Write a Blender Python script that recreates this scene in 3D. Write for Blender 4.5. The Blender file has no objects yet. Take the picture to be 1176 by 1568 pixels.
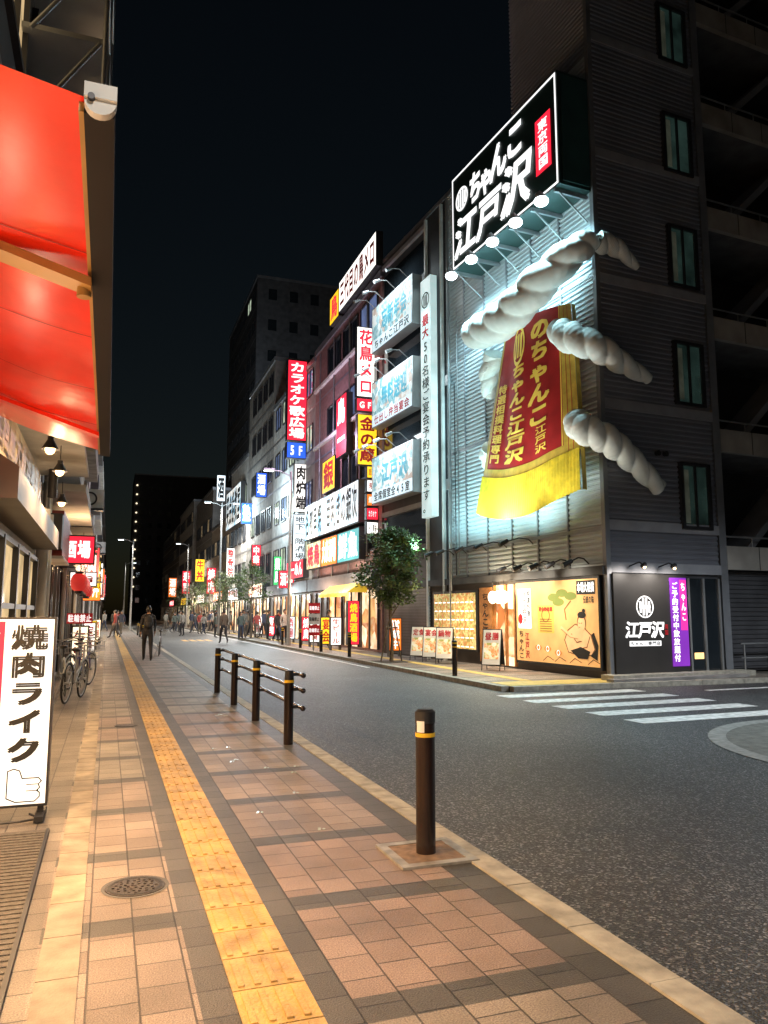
import bpy, math, random
from mathutils import Vector, Matrix
random.seed(11)
R=random.random
def ru(a,b): return a+(b-a)*random.random()
sc=bpy.context.scene
sc.view_settings.view_transform='Standard'; sc.view_settings.look='None'; sc.view_settings.exposure=0
# ------------------------------------------------------------------ glyphs
_gl={}
def _raw(ch):
    cu=bpy.data.curves.new('t','FONT'); cu.body=ch; cu.size=1; cu.resolution_u=2
    o=bpy.data.objects.new('t',cu); sc.collection.objects.link(o)
    bpy.context.view_layer.update()
    dg=bpy.context.evaluated_depsgraph_get(); ev=o.evaluated_get(dg); me=ev.to_mesh()
    vs=[(v.co.x,v.co.y) for v in me.vertices]; fs=[tuple(p.vertices) for p in me.polygons]
    ev.to_mesh_clear(); bpy.data.objects.remove(o); bpy.data.curves.remove(cu)
    return vs,fs
def bb(vs): return min(v[0] for v in vs),max(v[0] for v in vs),min(v[1] for v in vs),max(v[1] for v in vs)
b1=bb(_raw('国')[0]); b2=bb(_raw('国国')[0])
ADV=(b2[1]-b2[0])-(b1[1]-b1[0]); CX=(b1[0]+b1[1])/2; CY=(b1[2]+b1[3])/2
def glyph(ch):
    if ch in _gl: return _gl[ch]
    vs,fs=_raw(ch)
    if not vs: _gl[ch]=([],[]); return _gl[ch]
    x0,x1,y0,y1=bb(vs)
    if ord(ch)<256: vs=[((x-(x0+x1)/2)/ADV,(y-.36)/ADV*1.1) for x,y in vs]
    else: vs=[((x-CX)/ADV,(y-CY)/ADV) for x,y in vs]
    _gl[ch]=(vs,fs); return _gl[ch]
# ------------------------------------------------------------------ geometry container
class G:
    def __init__(s,name,M=None):
        s.name=name; s.P={}; s.M=M or Matrix.Identity(4)
    def part(s,p):
        if p not in s.P: s.P[p]=dict(v=[],f=[],m=[],s=[],mats=[])
        return s.P[p]
    def add(s,p,vs,fs,mat,smooth=False):
        d=s.part(p)
        if mat not in d['mats']: d['mats'].append(mat)
        mi=d['mats'].index(mat); n=len(d['v'])
        d['v']+= [tuple(s.M@Vector(v)) for v in vs]
        d['f']+= [tuple(i+n for i in f) for f in fs]
        d['m']+= [mi]*len(fs); d['s']+=[smooth]*len(fs)
    def bx(s,p,x0,x1,y0,y1,z0,z1,mat):
        vs=[(x,y,z) for z in(z0,z1) for y in(y0,y1) for x in(x0,x1)]
        s.add(p,vs,[(0,2,3,1),(4,5,7,6),(0,1,5,4),(2,6,7,3),(0,4,6,2),(1,3,7,5)],mat)
    def cyl(s,p,a,b,r0,r1,mat,n=12,cap=True,smooth=True):
        a=Vector(a);b=Vector(b);d=(b-a).normalized()
        t=Vector((0,0,1)) if abs(d.z)<.9 else Vector((1,0,0))
        e=d.cross(t).normalized(); f=d.cross(e)
        vs=[];
        for c,r in((a,r0),(b,r1)):
            for i in range(n):
                q=2*math.pi*i/n; vs.append(c+e*(r*math.cos(q))+f*(r*math.sin(q)))
        fs=[(i,(i+1)%n,n+(i+1)%n,n+i) for i in range(n)]
        s.add(p,vs,fs,mat,smooth)
        if cap:
            s.add(p,vs[:n],[tuple(range(n))[::-1]],mat); s.add(p,vs[n:],[tuple(range(n))],mat)
    def tube(s,p,pts,r,mat,n=8):
        for i in range(len(pts)-1): s.cyl(p,pts[i],pts[i+1],r,r,mat,n)
    def sph(s,p,c,r,mat,n=12,m=8):
        if not hasattr(r,'__len__'): r=(r,r,r)
        vs=[];fs=[]
        for j in range(m+1):
            th=math.pi*j/m
            for i in range(n):
                q=2*math.pi*i/n
                vs.append((c[0]+r[0]*math.sin(th)*math.cos(q),c[1]+r[1]*math.sin(th)*math.sin(q),c[2]+r[2]*math.cos(th)))
        for j in range(m):
            for i in range(n): fs.append((j*n+i,(j+1)*n+i,(j+1)*n+(i+1)%n,j*n+(i+1)%n))
        s.add(p,vs,fs,mat,True)
    def quad(s,p,F,u0,u1,v0,v1,mat,off=0): s.add(p,[F(u0,v0,off),F(u1,v0,off),F(u1,v1,off),F(u0,v1,off)],[(0,1,2,3)],mat)
    def poly(s,p,F,pts,mat,off=0.01): s.add(p,[F(a,b,off) for a,b in pts],[tuple(range(len(pts)))],mat)
    def ell(s,p,F,cu,cv,ra,rb,mat,off=.01,n=24): s.poly(p,F,[(cu+ra*math.cos(2*math.pi*i/n),cv+rb*math.sin(2*math.pi*i/n)) for i in range(n)],mat,off)
    def ring(s,p,F,cu,cv,r0,r1,mat,off=.01,n=28):
        vs=[];fs=[]
        for i in range(n):
            c,d=math.cos(2*math.pi*i/n),math.sin(2*math.pi*i/n)
            vs+= [F(cu+r0*c,cv+r0*d,off),F(cu+r1*c,cv+r1*d,off)]
        for i in range(n):
            j=(i+1)%n; fs.append((2*i,2*i+1,2*j+1,2*j))
        s.add(p,vs,fs,mat)
    def stroke(s,p,F,pts,w,mat,off=.01):
        for i in range(len(pts)-1):
            (a,b),(c,d)=pts[i],pts[i+1]; L=math.hypot(c-a,d-b) or 1; nx,ny=-(d-b)/L*w/2,(c-a)/L*w/2
            ex,ey=(c-a)/L*w/3,(d-b)/L*w/3
            s.add(p,[F(a+nx-ex,b+ny-ey,off+i*.0003),F(a-nx-ex,b-ny-ey,off+i*.0003),F(c-nx+ex,d-ny+ey,off+i*.0003),F(c+nx+ex,d+ny+ey,off+i*.0003)],[(0,1,2,3)],mat)
    def text(s,p,t,F,u0,u1,v0,v1,mat,vert=False,off=.012,bold=.02,fill=.94,skew=0):
        n=len(t)
        for k,ch in enumerate(t):
            vs,fs=glyph(ch)
            if not vs: continue
            if vert: cw=u1-u0; chh=(v1-v0)/n; cu=(u0+u1)/2; cv=v1-(k+.5)*chh
            else: cw=(u1-u0)/n; chh=v1-v0; cu=u0+(k+.5)*cw; cv=(v0+v1)/2
            sh=[(0,0)] if bold==0 else [(bold,bold),(-bold,bold),(bold,-bold),(-bold,-bold)]
            rot = vert and ch in 'ー～'
            for q,(dx,dy) in enumerate(sh):
                out=[]
                for x,y in vs:
                    if rot: x,y=y,-x
                    x+=skew*y
                    out.append(F(cu+(x+dx)*cw*fill,cv+(y+dy)*chh*fill,off+q*.0006))
                s.add(p,out,fs,mat)
    def done(s):
        if not s.P: return
        org=s.M.translation.copy()
        if org.length<1e-6:
            allv=[v for d in s.P.values() for v in d['v'][:50]]
            org=Vector((sum(v[0] for v in allv)/len(allv),sum(v[1] for v in allv)/len(allv),0))
        single=len(s.P)==1; par=None
        if not single:
            par=bpy.data.objects.new(s.name,None); sc.collection.objects.link(par); par.location=org; par.empty_display_size=.3
        for k,d in s.P.items():
            me=bpy.data.meshes.new(k); me.from_pydata([(v[0]-org.x,v[1]-org.y,v[2]-org.z) for v in d['v']],[],d['f'])
            for m in d['mats']: me.materials.append(m)
            me.polygons.foreach_set('material_index',d['m']); me.polygons.foreach_set('use_smooth',d['s']); me.update()
            o=bpy.data.objects.new(s.name if single else k,me); sc.collection.objects.link(o)
            if single: o.location=org
            else: o.parent=par
def FY(y): return lambda u,v,o=0:(u,y-o,v)      # faces -Y
def FX(x): return lambda u,v,o=0:(x-o,-u,v)     # faces -X (u=-y)
def FP(x): return lambda u,v,o=0:(x+o,u,v)      # faces +X
def FZ(z): return lambda u,v,o=0:(u,v,z+o)
# ------------------------------------------------------------------ materials
_m={}
def mat(name,col,rough=.6,metal=0,emit=0,ecol=None,var=.15,vs=2.0,bump=0,bs=30,spec=.5):
    if name in _m: return _m[name]
    m=bpy.data.materials.new(name); m.use_nodes=True; nt=m.node_tree; N=nt.nodes; L=nt.links
    try: m.cycles.emission_sampling='NONE'
    except Exception: pass
    p=N['Principled BSDF']; p.inputs['Roughness'].default_value=rough; p.inputs['Metallic'].default_value=metal
    p.inputs['Specular IOR Level'].default_value=spec
    tc=N.new('ShaderNodeTexCoord'); nz=N.new('ShaderNodeTexNoise'); nz.inputs['Scale'].default_value=vs; nz.inputs['Detail'].default_value=5
    L.new(tc.outputs['Object'],nz.inputs['Vector'])
    mr=N.new('ShaderNodeMapRange'); mr.inputs[1].default_value=.3; mr.inputs[2].default_value=.7; mr.inputs[3].default_value=1-var; mr.inputs[4].default_value=1+var
    L.new(nz.outputs['Fac'],mr.inputs[0])
    mx=N.new('ShaderNodeVectorMath'); mx.operation='SCALE'; mx.inputs[0].default_value=col[:3]; L.new(mr.outputs[0],mx.inputs['Scale'])
    L.new(mx.outputs[0],p.inputs['Base Color'])
    if emit:
        e=N.new('ShaderNodeVectorMath'); e.operation='SCALE'; e.inputs[0].default_value=(ecol or col)[:3]; L.new(mr.outputs[0],e.inputs['Scale'])
        L.new(e.outputs[0],p.inputs['Emission Color']); p.inputs['Emission Strength'].default_value=emit
    if bump:
        n2=N.new('ShaderNodeTexNoise'); n2.inputs['Scale'].default_value=bs; n2.inputs['Detail'].default_value=4; L.new(tc.outputs['Object'],n2.inputs['Vector'])
        b=N.new('ShaderNodeBump'); b.inputs['Strength'].default_value=bump; b.inputs['Distance'].default_value=.02; L.new(n2.outputs['Fac'],b.inputs['Height']); L.new(b.outputs[0],p.inputs['Normal'])
    _m[name]=m; return m
def em(name,col,s,var=.08,vs=1.5): return mat(name,tuple(c*.6 for c in col),.5,0,s,col,var,vs)
white_e=em('lit_white',(1,.97,.9),1.5); cool_e=em('lit_cool_white',(.8,.93,1),1.4); warm_e=em('lit_warm',(1,.62,.25),1.6,.3,3)
warmw_e=em('lit_warm_white',(1,.82,.55),1.7,.25,3); red_e=em('lit_red',(1,.02,.05),1.3); yel_e=em('lit_yellow',(1,.62,.02),1.2); blue_e=em('lit_blue',(.03,.15,1),1.0)
org_e=em('lit_orange',(1,.2,.02),1.3); pink_e=em('lit_magenta',(1,.03,.3),1.1); pur_e=em('lit_purple',(.22,.03,.45),.8); grn_e=em('lit_green',(.05,.6,.15),.8)
lamp_e=em('lamp_glow',(.85,.97,1),9,.02); lampw_e=em('lamp_glow_warm',(1,.62,.28),6,.02)
black=mat('black_paint',(.012,.012,.014),.5); blackt=mat('black_print',(.01,.01,.01),.7); redt=mat('red_print',(.6,.01,.02),.6)
whitet=mat('white_print',(.8,.8,.8),.5,0,.9,(1,1,1)); whitep=mat('white_paint',(.7,.7,.68),.6,var=.2)
steel=mat('galvanised_steel',(.35,.36,.37),.4,.6); dsteel=mat('dark_metal',(.05,.05,.055),.4,.5); glass=mat('dark_glass',(.015,.02,.025),.06,0,spec=.8)
glassg=mat('glass_dim_interior',(.02,.03,.03),.08,0,.03,(.3,.6,.5),.7,1.2,spec=.8); glassb=mat('glass_lit_bluish',(.1,.12,.15),.1,0,.22,(.35,.5,1),.6,1.2)
glassw=mat('glass_lit_warm',(.2,.15,.1),.1,0,.7,(1,.7,.35),.6,1.6); glassy=mat('glass_lit_office',(.2,.2,.15),.1,0,.5,(.8,.95,.7),.6,1.6)
conc=mat('concrete',(.22,.21,.2),.85,var=.3,bump=.3); concd=mat('concrete_dark',(.1,.1,.105),.85,var=.3); concl=mat('plaster_light',(.42,.42,.41),.8,var=.25)
pinkb=mat('pink_tile',(.30,.17,.165),.6,var=.25,vs=5); beige=mat('beige_tile',(.3,.25,.2),.7,var=.25); darkw=mat('dark_cladding',(.05,.052,.06),.6,var=.3)
wood=mat('orange_wood',(.4,.17,.05),.5,var=.35,vs=6); skin=mat('skin',(.45,.26,.18),.6)
shut=mat('shutter_metal',(.11,.11,.12),.45,.5,var=.2)
# paving ---------------------------------------------------
def math_n(nt,op,a,b=None,c=None):
    n=nt.nodes.new('ShaderNodeMath'); n.operation=op
    for i,x in enumerate((a,b,c)):
        if x is None: continue
        if isinstance(x,(int,float)): n.inputs[i].default_value=x
        else: nt.links.new(x,n.inputs[i])
    return n.outputs[0]
def mixc(nt,f,a,b):
    n=nt.nodes.new('ShaderNodeMix'); n.data_type='RGBA'
    if isinstance(f,(int,float)): n.inputs[0].default_value=f
    else: nt.links.new(f,n.inputs[0])
    for i,x in((6,a),(7,b)):
        if isinstance(x,tuple): n.inputs[i].default_value=x if len(x)==4 else x+(1,)
        else: nt.links.new(x,n.inputs[i])
    return n.outputs[2]
def paving():
    m=bpy.data.materials.new('paver_blocks'); m.use_nodes=True; nt=m.node_tree; N=nt.nodes; L=nt.links; p=N['Principled BSDF']
    geo=N.new('ShaderNodeNewGeometry'); sx=N.new('ShaderNodeSeparateXYZ'); L.new(geo.outputs['Position'],sx.inputs[0]); X=sx.outputs[0];Y=sx.outputs[1]
    cb=N.new('ShaderNodeCombineXYZ'); L.new(math_n(nt,'ADD',Y,50.0),cb.inputs[0]); L.new(math_n(nt,'ADD',X,10.0-.97),cb.inputs[1])
    br=N.new('ShaderNodeTexBrick'); br.offset=.5; br.inputs['Scale'].default_value=1; br.inputs['Brick Width'].default_value=.22; br.inputs['Row Height'].default_value=.196
    br.inputs['Mortar Size'].default_value=.0045; br.inputs['Mortar Smooth'].default_value=.3; br.inputs['Color1'].default_value=(.72,.72,.72,1); br.inputs['Color2'].default_value=(1.12,1.12,1.12,1); br.inputs['Mortar'].default_value=(.25,.25,.25,1)
    L.new(cb.outputs[0],br.inputs['Vector'])
    P=1.15
    yy=math_n(nt,'DIVIDE',math_n(nt,'ADD',Y,50.0),P); fr=math_n(nt,'FRACT',yy)
    side=math_n(nt,'GREATER_THAN',X,.7)
    band=math_n(nt,'LESS_THAN',fr,.17)
    def rng(a,b): return math_n(nt,'MULTIPLY',math_n(nt,'GREATER_THAN',X,a),math_n(nt,'LESS_THAN',X,b))
    d=math_n(nt,'MAXIMUM',band,rng(.40,.97)); d=math_n(nt,'MAXIMUM',d,rng(1.95,2.15))
    left=math_n(nt,'LESS_THAN',X,-.23)
    wn=N.new('ShaderNodeTexWhiteNoise'); wn.noise_dimensions='2D'; c2=N.new('ShaderNodeCombineXYZ'); L.new(math_n(nt,'FLOOR',math_n(nt,'DIVIDE',yy,2.0)),c2.inputs[0]); L.new(side,c2.inputs[1]); L.new(c2.outputs[0],wn.inputs['Vector'])
    tint=mixc(nt,wn.outputs['Value'],(.22,.16,.135),(.225,.20,.165))
    col=mixc(nt,d,tint,(.070,.064,.058)); col=mixc(nt,left,col,(.17,.145,.12))
    mu=N.new('ShaderNodeMix'); mu.data_type='RGBA'; mu.blend_type='MULTIPLY'; mu.inputs[0].default_value=1; L.new(col,mu.inputs[6]); L.new(br.outputs['Color'],mu.inputs[7])
    nz=N.new('ShaderNodeTexNoise'); nz.inputs['Scale'].default_value=1.3; nz.inputs['Detail'].default_value=8; L.new(geo.outputs['Position'],nz.inputs['Vector'])
    n2=N.new('ShaderNodeTexNoise'); n2.inputs['Scale'].default_value=140; n2.inputs['Detail'].default_value=3; L.new(geo.outputs['Position'],n2.inputs['Vector'])
    k=math_n(nt,'MULTIPLY',math_n(nt,'ADD',math_n(nt,'MULTIPLY',nz.outputs['Fac'],1.5),.25),math_n(nt,'ADD',math_n(nt,'MULTIPLY',n2.outputs['Fac'],2.2),-.1))
    v=N.new('ShaderNodeVectorMath'); v.operation='SCALE'; L.new(mu.outputs[2],v.inputs[0]); L.new(k,v.inputs['Scale']); L.new(v.outputs[0],p.inputs['Base Color'])
    p.inputs['Roughness'].default_value=.5
    bu=N.new('ShaderNodeBump'); bu.inputs['Strength'].default_value=.9; bu.inputs['Distance'].default_value=.007
    h=math_n(nt,'ADD',math_n(nt,'SUBTRACT',1.0,br.outputs['Fac']),math_n(nt,'MULTIPLY',n2.outputs['Fac'],.8)); L.new(h,bu.inputs['Height']); L.new(bu.outputs[0],p.inputs['Normal'])
    return m
def asphalt():
    m=bpy.data.materials.new('asphalt'); m.use_nodes=True; nt=m.node_tree; N=nt.nodes; L=nt.links; p=N['Principled BSDF']
    geo=N.new('ShaderNodeNewGeometry')
    v=N.new('ShaderNodeTexVoronoi'); v.inputs['Scale'].default_value=75; L.new(geo.outputs['Position'],v.inputs['Vector'])
    nz=N.new('ShaderNodeTexNoise'); nz.inputs['Scale'].default_value=.5; nz.inputs['Detail'].default_value=6; L.new(geo.outputs['Position'],nz.inputs['Vector'])
    cr=N.new('ShaderNodeSeparateColor'); L.new(v.outputs['Color'],cr.inputs[0])
    c=math_n(nt,'POWER',cr.outputs[0],6.0)
    c=math_n(nt,'ADD',math_n(nt,'MULTIPLY',c,.22),.028); c=math_n(nt,'MULTIPLY',c,math_n(nt,'ADD',math_n(nt,'MULTIPLY',nz.outputs['Fac'],1.6),.2))
    cc=N.new('ShaderNodeCombineColor'); L.new(c,cc.inputs[0]); L.new(c,cc.inputs[1]); L.new(c,cc.inputs[2]); L.new(cc.outputs[0],p.inputs['Base Color'])
    p.inputs['Roughness'].default_value=.55
    b=N.new('ShaderNodeBump'); b.inputs['Strength'].default_value=.8; b.inputs['Distance'].default_value=.008; L.new(v.outputs['Distance'],b.inputs['Height']); L.new(b.outputs[0],p.inputs['Normal'])
    return m
def photos(name,s,sc_=9,cols=((.9,.5,.1),(.6,.12,.03),(.9,.85,.6),(.2,.3,.05))):
    m=bpy.data.materials.new(name); m.use_nodes=True; nt=m.node_tree; N=nt.nodes; L=nt.links; p=N['Principled BSDF']
    try: m.cycles.emission_sampling='NONE'
    except Exception: pass
    tc=N.new('ShaderNodeTexCoord'); v=N.new('ShaderNodeTexVoronoi'); v.inputs['Scale'].default_value=sc_; L.new(tc.outputs['Object'],v.inputs['Vector'])
    nz=N.new('ShaderNodeTexNoise'); nz.inputs['Scale'].default_value=sc_*1.3; nz.inputs['Detail'].default_value=6; L.new(tc.outputs['Object'],nz.inputs['Vector'])
    r=N.new('ShaderNodeValToRGB'); r.color_ramp.interpolation='LINEAR'
    sp=N.new('ShaderNodeSeparateColor'); L.new(v.outputs['Color'],sp.inputs[0]); L.new(math_n(nt,'ADD',math_n(nt,'MULTIPLY',sp.outputs[0],.6),math_n(nt,'MULTIPLY',nz.outputs['Fac'],.45)),r.inputs[0])
    e=r.color_ramp.elements; e[0].color=cols[0]+(1,); e[1].color=cols[1]+(1,); e[0].position=.15; e[1].position=.35
    for i,c in enumerate(cols[2:]): x=e.new(.55+.22*i); x.color=c+(1,)
    L.new(r.outputs[0],p.inputs['Base Color']); L.new(r.outputs[0],p.inputs['Emission Color']); p.inputs['Emission Strength'].default_value=s
    return m
pave=paving(); asph=asphalt()
food=photos('menu_photos',.6,9,((.95,.85,.55),(.7,.25,.06),(.95,.88,.65),(.35,.35,.1))); crowdp=photos('group_photo_print',.45,4,((.5,.7,.75),(.15,.35,.4),(.8,.9,.9),(.5,.4,.35))); shopint=photos('shop_interior',1.2,1.6,((.9,.6,.25),(.4,.18,.06),(1,.85,.6),(.3,.1,.03)))
foody=photos('menu_photos_yellow',.5,11,((1,.72,.2),(.6,.2,.05),(1,.8,.35),(.45,.35,.08)))
tact=mat('tactile_yellow',(.43,.27,.085),.55,var=.3,vs=5,bump=.4,bs=60); stone=mat('kerb_stone',(.32,.30,.25),.7,var=.3,vs=8,bump=.2,bs=90); paint=mat('road_paint',(.68,.68,.66),.6,var=.35,vs=9)
# ------------------------------------------------------------------ people
def person(name,x,y,z,rot,h=1.7,pose='stand',top=(.03,.03,.035),pants=(.02,.02,.025),hair=(.01,.009,.008),bag=False):
    st=pose=='walk'
    J={'pel':((0,0,.95),(.145,.10)),'sp':((0,0,1.13),(.125,.09)),'ch':((0,0,1.32),(.155,.10)),'nb':((0,.005,1.43),(.075,.07)),'nk':((0,-.005,1.53),(.05,.05))}
    E=[('pel','sp'),('sp','ch'),('ch','nb'),('nb','nk')]
    for sd,k in((1,'L'),(-1,'R')):
        sw=(1 if sd>0 else -1)*(1 if st else 0)
        J['sh'+k]=((sd*.165,0,1.40),(.062,.062)); J['el'+k]=((sd*.215,.02+.07*sw,1.14),(.046,.046)); J['wr'+k]=((sd*.22,-.07+.12*sw,.92),(.03,.03)); J['ha'+k]=((sd*.22,-.09+.13*sw,.85),(.034,.02))
        J['hp'+k]=((sd*.09,0,.86),(.09,.09))
        if st and sd>0: kn,an,to=(.1,-.17,.5),(.09,-.27,.10),(.1,-.43,.05)
        elif st: kn,an,to=(-.1,.05,.48),(-.1,.32,.17),(-.1,.25,.04)
        else: kn,an,to=(sd*.11,-.01,.49),(sd*.12,.02,.09),(sd*.14,-.15,.035)
        J['kn'+k]=(kn,(.066,.066)); J['an'+k]=(an,(.045,.045)); J['to'+k]=(to,(.042,.032))
        E+=[('ch','sh'+k),('sh'+k,'el'+k),('el'+k,'wr'+k),('wr'+k,'ha'+k),('pel','hp'+k),('hp'+k,'kn'+k),('kn'+k,'an'+k),('an'+k,'to'+k)]
    ks=list(J); me=bpy.data.meshes.new('b'); me.from_pydata([J[k][0] for k in ks],[(ks.index(a),ks.index(b)) for a,b in E],[])
    o=bpy.data.objects.new('b',me); sc.collection.objects.link(o); o.modifiers.new('s','SKIN')
    for i,k in enumerate(ks): me.skin_vertices[0].data[i].radius=J[k][1]
    me.skin_vertices[0].data[0].use_root=True
    u=o.modifiers.new('u','SUBSURF'); u.levels=1
    bpy.context.view_layer.update(); dg=bpy.context.evaluated_depsgraph_get(); ev=o.evaluated_get(dg); m2=ev.to_mesh()
    vs=[v.co.copy() for v in m2.vertices]; fs=[tuple(p.vertices) for p in m2.polygons]; ev.to_mesh_clear(); bpy.data.objects.remove(o)
    sc_=h/1.74; g=G(name,Matrix.Translation((x,y,z))@Matrix.Rotation(rot,4,'Z')@Matrix.Diagonal((sc_,sc_,sc_,1)))
    q=lambda c:'%d_%d_%d'%tuple(int(a*1000) for a in c)
    tm=mat('cloth_'+q(top),top,.8,var=.25,vs=8); pm=mat('cloth_'+q(pants),pants,.8,var=.2,vs=8); sm=mat('shoe_dark',(.03,.03,.03),.5); hm=mat('hair_'+q(hair),hair,.5)
    for f in fs:
        c=sum((vs[i] for i in f),Vector())/len(f)
        hand=abs(c.x)>.17 and c.z<.93 and c.z>.7
        mm=skin if (hand or c.z>1.47) else (tm if (c.z>.93 or (abs(c.x)>.18 and c.z>.8)) else (pm if c.z>.11 else sm))
        g.add('body',[vs[i] for i in f],[tuple(range(len(f)))],mm,True)
    for k,sd in(('L',1),('R',-1)):
        hx,hy,hz=J['ha'+k][0]
        for i in range(4):
            L=(.06,.07,.065,.05)[i]; yy=hy-.027+i*.018
            a=(hx,yy,hz-.01); b=(hx-.006*sd,yy-.003,hz-.02-L*.6); c=(hx-.02*sd,yy-.004,hz-.02-L)
            g.cyl('body',a,b,.009,.008,skin,6); g.cyl('body',b,c,.008,.006,skin,6)
        g.cyl('body',(hx-.005*sd,hy-.028,hz+.02),(hx-.015*sd,hy-.05,hz-.02),.011,.009,skin,6)
    hc=(0,-.015,1.625)
    g.sph('head',hc,(.074,.092,.112),skin,14,10)
    g.sph('head',(0,-.108,1.615),(.013,.018,.022),skin,8,6)
    for sx in(-1,1):
        g.sph('head',(sx*.03,-.098,1.635),(.013,.008,.008),whitep,8,5); g.sph('head',(sx*.03,-.105,1.635),(.006,.004,.006),blackt,6,4)
        g.sph('head',(sx*.075,-.01,1.62),(.01,.02,.03),skin,8,6)
    g.sph('head',(0,-.1,1.57),(.024,.006,.006),mat('lip',(.3,.08,.07),.5),8,5)
    n,m=16,10; hv=[];hf=[]
    for j in range(m+1):
        th=math.pi*j/m*.72
        for i in range(n):
            a=2*math.pi*i/n; front=max(0,-math.sin(a)); t2=th*(1-.42*front)
            hv.append((hc[0]+.083*math.sin(t2)*math.cos(a),hc[1]+.008+.1*math.sin(t2)*math.sin(a),hc[2]+.122*math.cos(t2)))
    for j in range(m):
        for i in range(n): hf.append((j*n+i,(j+1)*n+i,(j+1)*n+(i+1)%n,j*n+(i+1)%n))
    g.add('hair',hv,hf,hm,True)
    if bag:
        bm=mat('backpack_cloth',(.03,.03,.035),.7)
        g.sph('backpack',(0,.17,1.22),(.15,.09,.22),bm,14,10); g.sph('backpack',(0,.24,1.15),(.1,.04,.1),bm,10,8)
        for sx in(-.1,.1): g.tube('backpack',[(sx,.1,1.42),(sx,0,1.475),(sx,-.11,1.38),(sx,-.1,1.15),(sx,.1,1.05)],.018,bm,6)
    g.done()
person('walking_pedestrian',1.22,25.6,0,math.pi,1.74,'walk',bag=True)
tops=[(.03,.03,.035),(.25,.24,.22),(.05,.06,.1),(.4,.38,.35),(.02,.02,.02),(.1,.08,.06),(.3,.05,.04),(.08,.1,.09)]
for i in range(46):
    yy=ru(40,78)
    x=ru(-.3,1.9) if i%6==0 else (ru(7.9,9.0) if i%2 else ru(5.0,8.0))
    person('pedestrian',x,yy,-.1 if x>2.2 and x<7.8 else 0,ru(0,6.28),ru(1.58,1.82),random.choice(['walk','stand']),random.choice(tops),random.choice([(.02,.02,.025),(.03,.04,.07),(.12,.1,.08)]))
person('pedestrian',8.6,41,0,2.6,1.7,'walk',(.5,.04,.03)); person('pedestrian',8.2,37.6,0,.3,1.72,'stand',(.4,.38,.36)); person('pedestrian',9.3,33.5,0,1.2,1.68,'stand',(.05,.05,.05))
# ------------------------------------------------------------------ ground
g=G('ground'); g.quad('ground',FZ(-.12),-1500,1500,-300,2500,concd); g.done()
g=G('road'); g.quad('road',FZ(-.1),2.3,7.7,-40,330,asph); g.quad('road',FZ(-.1),7.7,60,-40,14.25,asph); g.done()
g=G('sidewalk_pavement'); g.bx('pavement',-1.3,2.14,-20,330,-.115,0,pave); g.done()
g=G('far_sidewalk_pavement'); g.bx('pavement',7.88,11.5,14.43,330,-.115,0,pave); g.bx('pavement',11.5,40,14.43,16.3,-.115,0,pave); g.done()
g=G('kerb')
y=-8
while y<120: g.bx('kerb',2.145,2.3,y,y+.592,-.11,.008+ru(-.002,.002),stone); y+=.6
g.done()
g=G('kerb'); y=14.43
while y<120: g.bx('kerb',7.7,7.875,y,y+.592,-.11,.006,stone); y+=.6
x=7.9
while x<32: g.bx('kerb',x,x+.592,14.255,14.425,-.11,.006,stone); x+=.6
g.done()
g=G('stone_edging'); y=-4
es=[mat('edging_stone_%d'%i,c,.7,var=.3,vs=6,bump=.25,bs=90) for i,c in enumerate(((.27,.225,.17),(.32,.26,.19),(.24,.20,.155)))]
while y<60: g.bx('edging',-.215,-.05,y,y+.443,-.002,.006,random.choice(es)); y+=.45
g.done()
g=G('tactile_paving'); y=-3
tt=[tact,mat('tactile_yellow_worn',(.37,.24,.09),.55,var=.35,vs=7,bump=.4,bs=60)]
while y<70:
    t_=random.choice(tt)
    g.bx('tiles',.535,.828,y,y+.292,.0,.006+ru(-.001,.001),t_)
    if y<30:
        for i in range(4): g.bx('bars',.56+i*.067,.585+i*.067,y+.02,y+.272,.0055,.0135,t_)
    y+=.3
ft=mat('tactile_yellow_far',(.6,.42,.1),.6,var=.2,vs=5)
y=15.5
while y<60: g.bx('tiles',8.75,9.05,y,y+.292,.0,.006,ft); y+=.3
for i in range(12):
    for j in range(3): g.bx('tiles',7.95+i*.3,8.242+i*.3,14.5+j*.3,14.792+j*.3,.0,.006,ft)
g.done()
g=G('zebra_crossing',Matrix.Translation((7.45,9.6,-.1))@Matrix.Rotation(math.radians(3),4,'Z'))
for i in range(5): g.bx('stripes',0,3.3,i*.93,i*.93+.45,.001,.005,paint)
g.bx('stripes',4.6,8,3.3,3.45,.001,.005,paint)
g.done()
g=G('junction_circle_marking'); cm=mat('circle_paving',(.13,.125,.11),.7,var=.35,vs=8,bump=.4,bs=60); crm=mat('circle_ring',(.24,.235,.22),.7,var=.3,vs=10)
g.ell('disc',FZ(-.1),9.6,6.5,2.8,2.8,cm,.004,64); g.ring('ring',FZ(-.1),9.6,6.5,2.6,2.82,crm,.008,64); g.ring('ring',FZ(-.1),9.6,6.5,1.7,1.76,crm,.008,64)
g.done()
g=G('road_marking')
for i in range(4): g.bx('m',4.2+i*.45,4.5+i*.45,46,48.5,-.099,-.094,mat('orange_paint',(.7,.35,.05),.6))
g.bx('m',7.3,7.4,22,120,-.099,-.095,paint)
g.done()
g=G('manhole_cover'); iron=mat('cast_iron',(.07,.06,.055),.45,.7,var=.4,vs=30,bump=.5,bs=120)
g.cyl('lid',(.21,4.69,-.01),(.21,4.69,.006),.16,.16,iron,36); g.ring('lid',FZ(.006),.21,4.69,.13,.145,black,.002,36); g.ring('lid',FZ(0),.21,4.69,.162,.18,concd,.003,36)
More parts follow.
